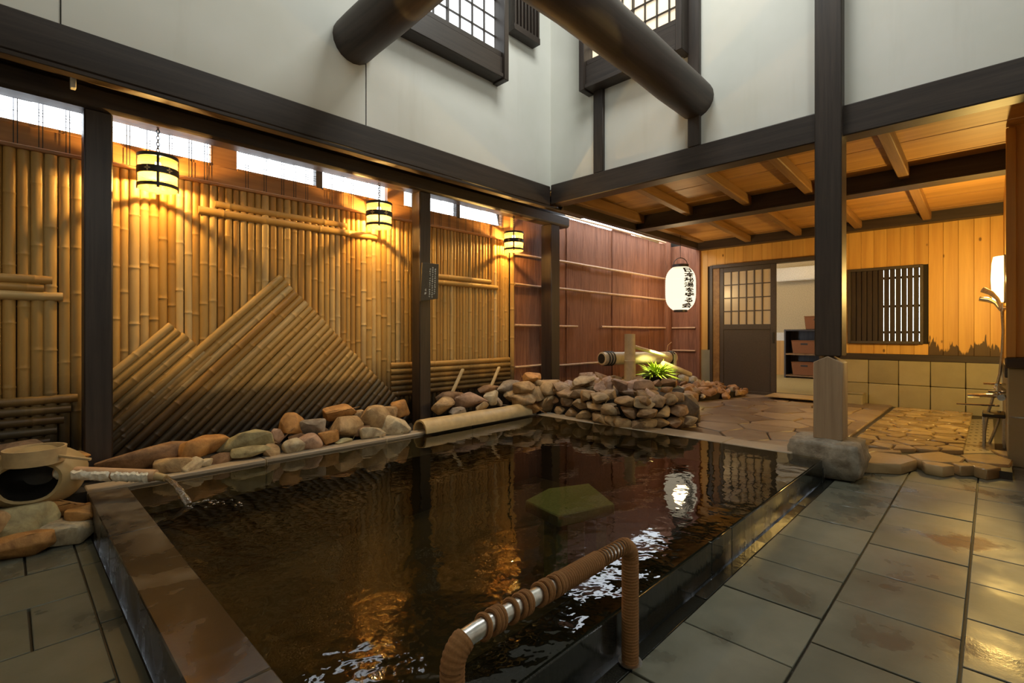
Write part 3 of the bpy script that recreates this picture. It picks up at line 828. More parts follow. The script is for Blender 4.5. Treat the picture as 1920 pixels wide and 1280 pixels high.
# slatted window
w20 = struct_empty('window_20', 'dark slatted window in the pine back wall', (UB, 1.0, WNZ0))
part('window_frame', G().box(UB-.03, UB+.06, WN0, WN0+.035, WNZ0, WNZ1), doorgrey, w20, .003)
part('window_frame', G().box(UB-.03, UB+.06, WN1-.035, WN1, WNZ0, WNZ1), doorgrey, w20, .003)
part('window_frame', G().box(UB-.03, UB+.06, WN0+.035, WN1-.035, WNZ1-.035, WNZ1), doorgrey, w20, .003)
part('window_frame', G().box(UB-.05, UB+.06, WN0+.035, WN1-.035, WNZ0, WNZ0+.035), doorgrey, w20, .003)
for k in range(12):
    a = WN0+.035+.009+k*.0585
    part('slat', G().box(UB-.01, UB+.025, a, a+.051, WNZ0+.035, WNZ1-.035), dark_z, w20, .002)
for z in (WNZ0+.13, WNZ0+.46, WNZ0+.82): part('slat_rail', G().box(UB+.026, UB+.04, WN0+.035, WN1-.035, z, z+.03), dark_y, w20)
part('shutter', G().box(UB+.045, UB+.055, 1.0, WN1-.03, WNZ0, WNZ1), dark_z, w20)
# bark return beside the door, corner pillar
cp = part('corner_pillar', G().tube([(7.72,3.93,.05),(7.72,3.93,1.2),(7.715,3.93,2.75)], [.105,.1,.095], 18), bark, None, 0, 1, True, 60)
tag(cp, 'round reddish log pillar behind the glowing paper lantern', 'post')
part('bark_sheet', G().box(UB-.02, UB+.02, 3.42, 3.9, .1, 2.45), bark, wb, .004)
for z in (1.90, 1.56, 1.09, .72): rail((UB-.04, 3.44, z), (UB-.04, 3.84, z), .013, twig, wb)
part('corner_stud', G().box(UB-.06, UB+.03, 3.36, 3.42, .1, 2.36), bark, wb, .004)

# ---- right pier and alcove side wall
pier = struct_empty('wall_right', 'pine clad right wall of the shower alcove over stone blocks', (5.3, -.1, 0))
part('panel_board', G().box(5.30, 5.34, -.75, -.09, .82, 2.6), pine_z, pier, .004)
part('panel_board', G().box(4.30, 4.34, -1.4, -.20, .0, 2.4), pine_z, pier, .004)
part('edge_post', G().box(5.27, 5.34, -.13, -.075, .82, 2.55), pine_z, pier, .004)
part('side_board', G().box(5.34, 6.6, -.12, -.09, .74, 2.6), pine_z, pier, .003)
part('side_board', G().box(6.603, UB, -.12, -.09, .74, 2.6), pine_z, pier, .003)
part('ledge', G().box(5.22, 5.36, -.75, -.07, .74, .82), dark_y, pier, .01)
part('side_rail', G().box(5.36, UB, -.13, -.07, .66, .74), dark_x, pier, .004)
for z0, z1 in ((.0, .37), (.375, .74)):
    for a, b in ((-.75, -.42), (-.415, -.085)): part('wainscot_block', G().box(5.27, 5.33, a, b, z0, z1), block, pier, .006)
    for a, b in ((5.335, 6.1), (6.105, 6.9), (6.905, UB-.04)): part('wainscot_block', G().box(a, b, -.13, -.085, z0, min(z1, .66)), block, pier, .006)

# ================================================================== garden bed and rocks
struct('floor_bed', G().box(-1.65, 4.1, V1+.12, VW+.04, -.06, .165).box(4.1, 7.75, 3.12, VW+.04, -.06, .13).box(-1.65, .302, 3.43, 3.56, -.06, .165), soil, 'dark damp soil bed behind the pool ledge')
TAN, ORG, BRN, PAL, GRN, PNK, GRY = (.46,.31,.15), (.5,.25,.07), (.3,.17,.08), (.55,.46,.3), (.4,.35,.18), (.48,.3,.19), (.33,.27,.2)
CN = {TAN:'tan', ORG:'orange-brown', BRN:'dark brown', PAL:'pale cream', GRN:'greenish tan', PNK:'pinkish', GRY:'grey-brown'}
def rock_at(px, py, wpx, hpx, v, colr, seed, dep=1.0, parent=None, name='rock'):
    c = atV(px, py, v); d = depth(c); wd = wpx/FPX*d/ .8; ht = hpx/FPX*d*1.02
    me = rock_mesh((wd, min(wd, ht*1.25)*dep, ht), random.Random(seed), 17)
    o = place(name, me, rockm, parent); o.color = (*colr, 1)
    o.location = c; o.rotation_euler = (0, 0, random.Random(seed+1).uniform(-.35, .35)); return o
ledge = [  # px, py, w, h, v, colour, description
 (278,856,128,44,3.62,BRN,'long low dark brown rock right of the thick left post'),
 (326,870,52,27,3.52,TAN,'flat-topped tan rock below the long dark brown rock'),
 (357,873,34,31,3.51,PAL,'small upright pale rock leaning beside the flat-topped tan rock'),
 (384,838,80,42,3.62,ORG,'large orange-brown wedge rock next to the long dark brown rock'),
 (383,865,22,18,3.53,PAL,'tiny pale rock under the large orange-brown wedge rock'),
 (412,864,42,27,3.52,BRN,'dark square rock under the edge of the greenish boulder'),
 (460,829,82,44,3.62,GRN,'broad greenish boulder on the pool ledge, largest of the green rocks'),
 (471,850,56,28,3.52,GRN,'low greenish rock directly under the broad greenish boulder'),
 (515,844,33,26,3.52,TAN,'squarish tan rock on the ledge below the pinkish-tan one'),
 (522,818,40,31,3.6,PNK,'pinkish-tan block just right of the broad greenish boulder'),
 (545,795,44,42,3.68,ORG,'tall orange rock standing on top of the pile left of centre'),
 (549,835,32,28,3.52,PAL,'rounded pale rock on the ledge below the tall orange rock'),
 (577,803,52,32,3.63,GRY,'grey-brown slanted rock right of the tall orange rock'),
 (579,829,40,33,3.53,PNK,'pinkish pentagonal rock on the ledge under the slanted grey rock'),
 (604,841,30,15,3.52,BRN,'thin flat brown rock on the ledge right of the pentagonal rock'),
 (614,819,34,26,3.55,ORG,'small orange-brown block left of the yellow-tan boulder'),
 (639,776,54,36,3.7,ORG,'orange block crowning the pile above the yellow-tan boulder'),
 (652,798,58,38,3.61,TAN,'yellow-tan boulder with rounded top under the orange block'),
 (672,782,20,28,3.68,TAN,'slim tan rock wedged right of the crowning orange block'),
 (646,824,32,17,3.53,GRN,'small pale-green block under the yellow-tan boulder'),
 (706,781,54,44,3.63,TAN,'upright tan rock leaning left of the middle post'),
 (701,812,44,28,3.53,PAL,'pale block on the ledge below the upright tan rock'),
 (742,795,48,36,3.55,PAL,'pale greenish rock at the foot of the middle post'),
 (750,765,36,34,3.72,ORG,'bright orange rock tucked behind the middle post'),
 (833,761,46,32,3.58,TAN,'tan rounded rock just right of the middle post above the half log'),
 (843,744,50,22,3.7,BRN,'flat brown rock behind the tan one right of the middle post'),
 (881,749,58,30,3.62,PNK,'pinkish angular boulder above the middle of the half log'),
 (922,746,42,28,3.6,PAL,'pale split rock above the right part of the half log'),
 (916,730,50,18,3.74,BRN,'flat dark rock below the leaning stick near the corner post'),
 (950,725,50,26,3.72,GRY,'wedge-shaped grey-brown rock nearest the bamboo end pole'),
 (962,742,34,24,3.64,TAN,'small tan rock beside the right end of the half log'),
 (940,752,30,18,3.57,GRY,'little grey rock peeking over the half log'),
 (858,772,30,18,3.54,GRY,'small grey rock close behind the half log'),
 (902,762,34,20,3.55,TAN,'low tan rock behind the middle of the half log'),
]
for i, (x, y, a, b, v, c, lab) in enumerate(ledge):
    tag(rock_at(x, y, a, b, v, c, 100+i, .8), lab, 'rock', 'rocks along the rear pool ledge')
# a few more rocks the pile rests on (same pile, lower layer)
for i, (x, y, a, b, v, c, lab) in enumerate([
 (440,858,44,18,3.58,BRN,'low dark rock in the gap under the greenish boulder'),
 (600,812,40,26,3.66,BRN,'shadowed brown rock behind the small orange-brown block'),
 (672,812,40,26,3.6,BRN,'shadowed rock between the yellow-tan boulder and the pale block'),
 (730,775,30,26,3.66,TAN,'tan rock in the gap between upright tan rock and middle post'),
 (500,832,30,22,3.62,BRN,'shadowed rock between greenish boulder and pinkish-tan block'),
 (560,822,30,22,3.6,BRN,'shadowed rock behind the rounded pale rock')]):
    tag(rock_at(x, y, a, b, v, c, 300+i, .6), lab, 'rock', 'rocks along the rear pool ledge')
# rocks at the left below the spout
for i, (x, y, a, b, v, c, lab) in enumerate([
 (35,845,60,36,3.62,BRN,'rounded brown rock behind the ladle at far left'),
 (128,858,54,38,3.6,ORG,'orange rock behind the ladle handle beside the left post'),
 (115,947,72,38,3.33,ORG,'long orange rock below the mineral-crusted spout'),
 (150,968,42,38,3.25,ORG,'small orange rock against the left pool rim'),
 (110,999,90,46,3.2,PAL,'white-faced rock at the edge of the left floor tiles'),
 (30,975,100,56,3.24,GRN,'yellowish boulder under the carved burl at far left'),
 (24,1022,96,44,3.14,ORG,'orange-brown rock on the tiles at the far left edge'),
 (148,1000,40,44,3.28,BRN,'shadowed dark rock between white-faced rock and pool rim'),
 (-60,985,90,60,3.2,TAN,'tan boulder at the foot of the soil bed, left of the yellowish boulder'),
 (-150,1010,100,60,3.22,BRN,'brown boulder at the foot of the soil bed, farthest left'),
 (-90,930,90,50,3.5,GRY,'grey boulder on the soil bed, farthest left'),
 (95,965,50,36,3.44,BRN,'dark rock hidden in the shade below the long orange rock')]):
    tag(rock_at(x, y, a, b, v, c, 400+i, 1.2), lab, 'rock', 'rocks under the spout at the left')

# ---- stone planter island at the far edge of the pool
pl = thing('stone_planter', 'dry stone planter heaped with broken rock at the far end of the pool', 'planter', (4.5, 2.7, .12))
core = [(4.12,3.42),(3.98,2.6),(4.0,2.25),(4.4,2.14),(5.2,2.42),(5.85,2.85),(5.95,3.4)]
part('rubble_core', G().prism(core, .1, .38), soil, pl)
rk = random.Random(77)
STC = [TAN, (.36,.26,.16), (.5,.38,.22), (.46,.3,.17), (.42,.3,.17), (.38,.25,.13), (.5,.38,.23)]
def face_run(a, b, z0, z1, rows_, wmin, wmax, thick=.16):
    a = Vector(a); b = Vector(b); L = (b-a).length; d = (b-a)/L; h = (z1-z0)/rows_
    ang = math.atan2(d.y, d.x)
    for r_ in range(rows_):
        t = -rk.uniform(0, .08)
        while t < L:
            wd = rk.uniform(wmin, wmax); hh = h*rk.uniform(.92, 1.2)
            p = a + d*(t+wd/2)
            o = place('stone', rock_mesh((wd*1.02, thick*rk.uniform(.85,1.15), hh), rk, 16, .07), rockm, pl)
            o.location = (p.x, p.y, z0+h*(r_+.5)+rk.uniform(-.012,.012)); o.rotation_euler = (rk.uniform(-.06,.06), rk.uniform(-.1,.1), ang+rk.uniform(-.1,.1))
            o.color = (*rk.choice(STC), 1); t += wd
face_run((4.17,3.45,0), (3.94,2.6,0), .14, .44, 3, .12, .24)
face_run((3.94,2.62,0), (3.97,2.22,0), .14, .42, 3, .11, .2)
face_run((3.97,2.24,0), (4.4,2.07,0), .14, .44, 3, .1, .2)
face_run((4.38,2.1,0), (5.25,2.38,0), .12, .36, 2, .14, .26)
# upright corner slabs
for (x, y, wpx, hpx, u) in ((1288,768,36,60,4.55),(1300,770,26,62,4.62)):
    c = atU(x, y, u); d = depth(c)
    o = place('stone', rock_mesh((.09, wpx/FPX*d*1.3, hpx/FPX*d), rk, 18, .06), rockm, pl); o.location = c; o.color = (.24,.19,.13,1); o.rotation_euler = (0, -.25, .2)
# heap on top
def inside(p, poly):
    r_ = False
    for i in range(len(poly)):
        a, b = poly[i], poly[i-1]
        if (a[1] > p[1]) != (b[1] > p[1]) and p[0] < (b[0]-a[0])*(p[1]-a[1])/(b[1]-a[1])+a[0]: r_ = not r_
    return r_
heap = [(4.1,3.42),(4.0,2.6),(4.02,2.3),(4.42,2.2),(5.15,2.5),(5.6,2.9),(5.6,3.3)]
for ring, (dz, n_) in enumerate(((.40, 44), (.48, 36))):
    cnt = 0
    while cnt < n_:
        p = (rk.uniform(3.95, 5.6), rk.uniform(2.15, 3.45))
        if not inside(p, heap): continue
        if ring and (p[0] < 4.12 or p[1] < 2.45): continue
        if 4.86 < p[0] < 5.6 and 2.6 < p[1] < 3.2: 
            if rk.random() < .8: continue
        s_ = rk.uniform(.13, .24)
        o = place('stone', rock_mesh((s_, s_*rk.uniform(.6,.9), s_*rk.uniform(.35,.6)), rk, 14, .05), rockm, pl)
        o.location = (p[0], p[1], dz+rk.uniform(-.03,.03)-.1*max(0, p[0]-4.7)); o.rotation_euler = (rk.uniform(-.5,.5), rk.uniform(-.5,.5), rk.uniform(0,3.1))
        o.color = (*rk.choice(STC+[(.5,.36,.27),(.45,.31,.23)]), 1); cnt += 1
for x, y, a, b, v in ((992,705,34,30,3.6),(1010,712,40,26,3.55),(985,728,40,28,3.55),(1005,738,44,30,3.5),(1028,728,46,34,3.48),(1030,755,44,36,3.45),(985,752,40,32,3.52),(1000,770,60,30,3.46)):
    o = rock_at(x, y, a, b, v, rk.choice([TAN, ORG, BRN, TAN]), 500+x, 1.1, pl, 'stone')
# ---- low border of small stones in front of the door
bd = thing('stone_border', 'low heap of small broken stones beside the sliding door', 'border', (6.6, 2.8, .13))
part('rubble_core', G().prism([(6.0,2.9),(7.45,2.55),(7.5,2.9),(6.2,3.3)], .1, .18), soil, bd)
for k in range(58):
    t = rk.random(); q = rk.random()
    p = Vector((6.0, 2.84)).lerp(Vector((7.5, 2.5)), t) + Vector((.1, .42))*q
    s_ = rk.uniform(.1, .2)
    o = place('stone', rock_mesh((s_, s_*rk.uniform(.6,.9), s_*rk.uniform(.5,.8)), rk, 13, .06), rockm, bd)
    o.location = (p.x, p.y, .175+.12*q*(1-t*.5)+rk.uniform(-.03,.02)); o.rotation_euler = (rk.uniform(-.4,.4), rk.uniform(-.4,.4), rk.uniform(0,3.1))
    o.color = (*rk.choice([TAN, PNK, BRN, PAL, (.5,.3,.15)]), 1)
for i, (x, y) in enumerate(((1281,710),(1298,713))):
    c = atV(x, y, 3.2); o = place('cobble', boulder_mesh((.17,.15,.14), 60+i, .1, 5, .15), rockm, None)
    o.location = c; o.color = (.55,.5,.38,1)
    tag(o, ('left' if i == 0 else 'right') + ' of two round pale cobbles behind the small broken stones', 'cobble', 'round pale cobbles')

# ================================================================== spout group at the left
def ring_pts(c, r, n, ax, ay): return [Vector(c)+Vector(ax)*r*math.cos(2*math.pi*k/n)+Vector(ay)*r*math.sin(2*math.pi*k/n) for k in range(n+1)]
# carved burl basin: hollow opening towards the viewer
bc = atV(52, 905, 3.34)
b_ = thing('carved_burl', 'carved tan burl with dark hollow mouth on rocks at far left', 'stump', (bc.x, bc.y, bc.z-.12))
fd = Vector((-.3,-.95,-.02)).normalized(); sx = Vector((-fd.y, fd.x, 0)).normalized(); sz = Vector((0,0,1)); n_ = 28
def bring(off, r_):
    return [bc - fd*off + sx*r_*math.cos(2*math.pi*k/n_)*(1.05+.05*math.sin(6*math.pi*k/n_)) + sz*r_*math.sin(2*math.pi*k/n_)*(.86+.05*math.cos(4*math.pi*k/n_)) for k in range(n_)]
def skin(prof):
    g = G(); g.v = [tuple(p) for o, r_ in prof for p in bring(o, r_)]
    for i in range(len(prof)-1):
        for k in range(n_): g.f.append((i*n_+k, i*n_+(k+1)%n_, (i+1)*n_+(k+1)%n_, (i+1)*n_+k))
    g.f.append(tuple((len(prof)-1)*n_+k for k in range(n_))); return g
part('shell', skin([(.0,.108),(-.006,.122),(.01,.146),(.06,.178),(.13,.19),(.2,.165),(.25,.09)]), burl, b_)
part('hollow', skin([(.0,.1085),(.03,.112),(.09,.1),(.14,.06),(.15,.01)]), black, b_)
# ladle
lc = atV(66, 854, 3.36)
la = thing('wooden_ladle', 'round pale wooden ladle lying on the carved burl', 'ladle', lc - Vector((0,0,.04)))
part('cup', G().lathe([(.0,-.035),(.112,-.035),(.118,.04),(.108,.04),(.102,-.025),(.0,-.025)], 28, lc), cedar_light, la, 0, 1, True, 50)
part('handle', G().bar(atV(100, 853, 3.30), atV(170, 861, 3.2), .018, .012), cedar_light, la, .002)
# bamboo spout with crust
s0, s1 = atV(106, 884, 3.38), atV(292, 891, 3.12)
sp = thing('bamboo_spout', 'bamboo spout caked in white mineral crust pouring into the pool', 'spout', s0 - Vector((0,0,.05)))
pts = [s0.lerp(s1, i/10) for i in range(11)]
part('pipe', G().tube(pts, .03, 14), twig, sp)
rs2 = random.Random(8)
def crust_piece(a, b):
    g = G(); n1_, n2_ = 26, 10
    for i in range(n1_+1):
        p = s0.lerp(s1, a+(b-a)*i/n1_); t = (s1-s0).normalized(); x = Vector((0,0,1)); y = t.cross(x)
        lim = 1.0 + .5*noise.noise(Vector((i*.35, a*9, 0)))
        for k in range(n2_+1):
            an = lim*.9 + (2*math.pi-1.0-lim*.9)*k/n2_
            r_ = .036 + .008*noise.noise(Vector((i*.6, k*.7, a*5))) + (.0 if 0 < k < n2_ else -.006)
            g.v.append(tuple(p + x*math.cos(an)*r_ - y*math.sin(an)*r_*-1))
    m_ = n2_+1
    for i in range(n1_):
        for k in range(n2_): g.f.append((i*m_+k, i*m_+k+1, (i+1)*m_+k+1, (i+1)*m_+k))
    part('mineral_crust', g, crust, sp)
crust_piece(.02, .56); crust_piece(.58, .95)
part('spout_tip', G().tube([s1-(s1-s0).normalized()*.03, s1+Vector((.035,-.04,-.012))], [.024,.018], 12), olive, sp)
e0 = s1+Vector((.035,-.04,-.012)); st = []; rad = []; e1 = atZ(354, 946, WZ)
for i in range(12):
    t = i/11; st.append(Vector((e0.x+(e1.x-e0.x)*t, e0.y+(e1.y-e0.y)*t, e0.z-(e0.z-WZ)*(t*t*.85+.15*t)))); rad.append(.012+.006*t+.002*math.sin(i*2.1))
sw = part('water_stream', G().tube(st, rad, 12), stream_m); tag(sw, 'clear stream of water falling from the crusted spout', 'water', None, 'stuff')
# splash ripples where the stream lands
g = G(); c = st[-1]
for k in range(26):
    a = rs2.uniform(0, .28); b = rs2.uniform(-.05, .05)
    g.lathe([(0,-.002),(.007,.002),(.004,.006),(0,.008)], 8, (c.x+a*EU[0]+b*.7, c.y+a*EV[0]*.9+b, WZ))
so = part('splash', g, stream_m); tag(so, 'line of small bubbles drifting from where the stream lands', 'bubbles', None, 'stuff')

# ---- half log on the ledge
t0, t1 = atZ(780, 808, .2), atZ(985, 768, .2)
t0 = Vector((2.44, 3.46, .175)); t1 = Vector((3.8, 3.50, .175))
tr_ = thing('half_log', 'split bamboo half log lying hollow side down on the pool ledge', 'log', (3.1, 3.48, .17))
n_ = 14; g = G()
for i in range(13):
    p = t0.lerp(t1, i/12); r0 = .098*(1+.02*math.sin(i*1.3)); r1 = r0-.016
    for k in range(n_+1):
        a = math.pi*(k/n_)*1.06-.09; g.v.append((p.x, p.y-math.cos(a)*r0, p.z+math.sin(a)*r0*.98))
    for k in range(n_+1):
        a = math.pi*(1-k/n_)*1.06-.09; g.v.append((p.x, p.y-math.cos(a)*r1, p.z+math.sin(a)*r1*.98))
m_ = 2*(n_+1)
for i in range(12):
    for k in range(m_): g.f.append((i*m_+k, i*m_+(k+1)%m_, (i+1)*m_+(k+1)%m_, (i+1)*m_+k))
for k in range(n_):
    g.f.append((k, k+1, m_-2-k, m_-1-k)); q = 12*m_; g.f.append((q+k+1, q+k, q+m_-1-k, q+m_-2-k))
part('shell', g, olive, tr_)
part('inner_wall', G().tube([t0+Vector((.09,0,0)), t0+Vector((.1,0,0))], .084, 14, True, None, (-math.pi/2, math.pi/2), (0,0,1)), twig, tr_)
# ---- leaning sticks
for (a, b, lab) in (((845,742,3.68),(868,692,3.86),'wooden stick leaning on the bottom bamboo rails, nearer the middle post'),
                    ((920,726,3.72),(936,688,3.86),'wooden stick leaning on the bamboo wall, nearer the corner post')):
    p, q = atV(*a), atV(b[0], b[1], 3.82)
    tag(part('leaning_stick', G().bar(p, q, .03, .022), olive, None, .003), lab, 'stick', 'leaning sticks')

# ================================================================== hanging lanterns
def hang_lantern(u, v, z, label, rad=.106, h=.20, band=True):
    o = thing('hanging_lantern', label, 'lantern', (u, v, z-h/2), 'woven pendant lanterns along the bamboo wall')
    def ring(zz, r, hh, m, nm):
        return part(nm, G().lathe([(r-.004, zz-hh/2), (r+.003, zz-hh/2), (r+.003, zz+hh/2), (r-.004, zz+hh/2)], 32, (u, v, z), True), m, o, 0, 1, True, 40)
    ring(h/2, rad, .02, black, 'top_ring'); ring(-h/2+.022, rad, .02, black, 'bottom_ring')
    part('shade', G().lathe([(rad-.006, -h/2+.004), (rad-.005, -h/2+.004), (rad-.005, h/2), (rad-.006, h/2)], 32, (u, v, z), True), shade, o)
    part('bottom_mesh', G().lathe([(.03, -h/2+.002), (rad-.006, -h/2+.004), (rad-.006, -h/2+.006), (.03, -h/2+.004)], 32, (u, v, z), True), shade, o)
    bd_ = ring(.012, rad, .042, black, 'middle_band')
    a0 = math.atan2(-v, -u)
    for k in range(6):
        a = a0 + .55 + k*math.pi/3
        part('flower_cutout', flower(u, v, z+.012, rad+.0045, a), brass_white, bd_)
    for k in range(4):
        a = a0 + k*math.pi/2
        part('stay', G().obox((u+rad*math.cos(a), v+rad*math.sin(a), z), (.002*math.cos(a), .002*math.sin(a), 0), (-.007*math.sin(a), .007*math.cos(a), 0), (0,0,h/2)), black, o)
    for a in (0, math.pi/2):
        part('cross_bar', G().obox((u, v, z+h/2), (rad*math.cos(a), rad*math.sin(a), 0), (-.005*math.sin(a), .005*math.cos(a), 0), (0,0,.003)), black, o)
    part('stem', G().tube([(u, v, z+h/2), (u, v, z+.075)], .011, 10), black, o)
    part('bulb', G().lathe([(.0,-.03),(.014,-.026),(.021,-.008),(.016,.014),(.01,.03),(0,.03)], 16, (u, v, z+.05)), bulb_m, o)
    zz = z+h/2+.012; k = 0
    ch = 2.27
    while zz < ch+.005:
        an = (k % 2)*math.pi/2; pts = []
        for j in range(13):
            t = 2*math.pi*j/12
            pts.append((u+.0085*math.cos(t)*math.cos(an), v+.0085*math.cos(t)*math.sin(an), zz+.013*math.sin(t)))
        part('chain_link', G().tube(pts, .0026, 6, False), black, o); zz += .0195; k += 1
    point_light('lantern_light', (u, v, z+.005), LAMP_W, (1.0, .60, .17), .01)
    return o
def flower(u, v, z, r, a):
    g = G(); t = Vector((-math.sin(a), math.cos(a), 0)); nrm = Vector((math.cos(a), math.sin(a), 0)); c = Vector((u, v, z))+nrm*(r-.001)
    for dx, dz in ((1,0),(-1,0),(0,1),(0,-1)):
        d = t*dx+Vector((0,0,dz)); e = t*dz+Vector((0,0,dx))
        pts = [c+d*.001, c+d*.009+e*.005, c+d*.019, c+d*.009-e*.005]
        g._add(pts+[p+nrm*.0015 for p in pts], [(0,1,2,3),(7,6,5,4)]+[(i,(i+1)%4,4+(i+1)%4,4+i) for i in range(4)])
    return g
LAMP_W = 42.0
hang_lantern(.663, 3.715, 1.985, 'woven pendant lantern nearest the thick left post, the largest of three')
hang_lantern(2.206, 3.715, 1.99, 'woven pendant lantern hanging just left of the middle post')
hang_lantern(3.845, 3.715, 1.985, 'woven pendant lantern at the end of the bamboo near the corner post')

# ---- sign on the middle post
sg = thing('wooden_sign', 'small dark board with white brush writing hung on the middle post', 'sign', (2.66, 3.62, 1.33))
p00, p10, p11, p01 = atV(789, 564, 3.62), atV(821, 560, 3.62), atV(823, 495, 3.62), atV(792, 492, 3.62)
g = G(); q = [p00, p10, p11, p01]; g._add(q+[p+Vector((0,.018,0)) for p in q], [(0,1,2,3),(7,6,5,4)]+[(i,4+i,4+(i+1)%4,(i+1)%4) for i in range(4)])
part('board', g, signboard, sg, .002)
def on_sign(a, b): return (p01.lerp(p11, a)).lerp(p00.lerp(p10, a), b) + Vector((0,-.002,0))
rg = random.Random(19)
def glyph(a, b, w_, h_):
    g = G()
    for k in range(rg.randint(3, 5)):
        if rg.random() < .55: s_ = [(-.5, rg.uniform(-.5,.5)), (.5, rg.uniform(-.5,.5))]
        else: x = rg.uniform(-.4,.4); s_ = [(x, -.5), (x+rg.uniform(-.3,.3), .5)]
        pa, pb = [on_sign(a+x*w_, b+y*h_) for x, y in s_]
        g.bar(pa, pb, .0022, .0035, (0,1,0))
    return g
gw = G()
for cxs, n_, st_ in ((.78, 12, .16), (.63, 14, .12), (.48, 13, .16), (.24, 2, .72)):
    for k in range(n_):
        q = glyph(cxs, st_+k*(.062 if n_ > 2 else .09), .07 if n_ > 2 else .11, .045 if n_ > 2 else .065); gw._add(q.v, q.f)
part('lettering', gw, signwhite, sg, smooth=False)
part('hanging_nail', G().tube([(2.66, 3.655, 1.51), (2.66, 3.61, 1.512)], .004, 8), black, sg)

# ---- big paper lantern
LU, LV, LZ = 6.92, 3.28, 1.66
pln = thing('paper_lantern', 'large glowing white paper lantern with black brush characters', 'lantern', (LU, LV, LZ-.36))
def lrad(t):      # t from -1 (bottom) to 1 (top)
    return .213*(1-abs(t)**4.2*.5)
prof = []
for i in range(49):
    t = -1+2*i/48; prof.append((lrad(t)+.0022*math.cos(i*math.pi), t*.315))
body = part('paper_body', G().lathe(prof, 40, (LU, LV, LZ)), lantern_paper, pln, 0, 1, True, 60)
part('top_collar', G().lathe([(.0,.31),(.115,.31),(.115,.35),(.1,.35),(.1,.335),(0,.335)], 30, (LU, LV, LZ)), black, pln)
part('bottom_collar', G().lathe([(.0,-.345),(.095,-.345),(.095,-.31),(0,-.31)], 30, (LU, LV, LZ)), black, pln)
part('handle', G().tube([(LU+.1*math.cos(k*math.pi/10)*EU[0], LV+.1*math.cos(k*math.pi/10)*EV[0], LZ+.35+.1*math.sin(k*math.pi/10)) for k in range(11)], .005, 6), black, pln)
part('hanging_cord', G().tube([(LU, LV, LZ+.44), (LU, LV, 2.47)], .004, 6), black, pln)
a0 = math.atan2(-LV, -LU)
def brush_text(ch):
    cu = bpy.data.curves.new('t', 'FONT'); cu.body = ch; cu.size = 1.0; cu.extrude = 0; cu.offset = .03 if ch in '秘湯' else .045; cu.resolution_u = 3
    o = bpy.data.objects.new('t', cu); COL.objects.link(o)
    dg = bpy.context.evaluated_depsgraph_get(); me = bpy.data.meshes.new_from_object(o.evaluated_get(dg))
    bpy.data.objects.remove(o); return me
chars = '日本秘湯を守る会'
hh = .58/len(chars)
for i, ch in enumerate(chars):
    me = brush_text(ch)
    if not me.vertices: continue
    bm = bmesh.new(); bm.from_mesh(me)
    bmesh.ops.triangulate(bm, faces=bm.faces); bmesh.ops.subdivide_edges(bm, edges=[e for e in bm.edges if e.calc_length() > .25], cuts=2)
    xs = [v.co.x for v in bm.verts]; ys = [v.co.y for v in bm.verts]
    mx, my = (min(xs)+max(xs))/2, (min(ys)+max(ys))/2
    zc = LZ + .29 - hh*(i+.5); wsc = .165
    for v_ in bm.verts:
        lx, ly = (v_.co.x-mx)*wsc, (v_.co.y-my)*hh*1.0
        z_ = zc+ly; t = (z_-LZ)/.315; r_ = lrad(max(-1, min(1, t)))+.0045
        a = a0 + .62 + lx/max(.1, r_) + .04*math.sin(i*1.7)
        v_.co = (LU+r_*math.cos(a), LV+r_*math.sin(a), z_)
    m2 = bpy.data.meshes.new('brush_character'); bm.to_mesh(m2); bm.free()
    place('brush_character', m2, ink, body)
    bpy.data.meshes.remove(me)

point_light('paper_lantern_light', (LU, LV, LZ), 40.0, (1.0, .66, .3), .08)

# ================================================================== planter fittings
# fat bamboo pipe
a_, b__ = Vector((4.95, 3.28, .80)), Vector((6.0, 3.05, .835))
a_ = atV(1128, 672, 3.3); b__ = atV(1262, 670, 3.0)
fp = thing('bamboo_water_pipe', 'fat bleached bamboo pipe bound with black rope above the rocks', 'pipe', ((a_+b__)/2)-Vector((0,0,.08)))
n_ = 18; g = G(); ax = (b__-a_).normalized()
g.tube([a_, a_+ax*.004, a_.lerp(b__,.3), a_.lerp(b__,.31), a_.lerp(b__,.32), a_.lerp(b__,.75), a_.lerp(b__,.76), a_.lerp(b__,.77), b__], [.07,.077,.076,.081,.076,.076,.081,.076,.077], 18)
part('culm', g, pipebamboo, fp)
part('open_end', G().tube([a_-ax*.004, a_+ax*.01], .058, 18), black, fp)
for t in (.05, .085, .12, .93, .965): part('rope_binding', G().tube(ring_pts(a_.lerp(b__, t), .081, 18, ax.cross(Vector((0,0,1))).normalized(), ax.cross(ax.cross(Vector((0,0,1)))).normalized()), .009, 8, False), black, fp)
cv = [b__+ax*-.12+Vector((0,0,.08)), b__+ax*-.1+Vector((0,0,.16)), b__+ax*-.03+Vector((0,0,.2))]
part('rope_tail', G().tube(cv, .005, 6), twig, fp)
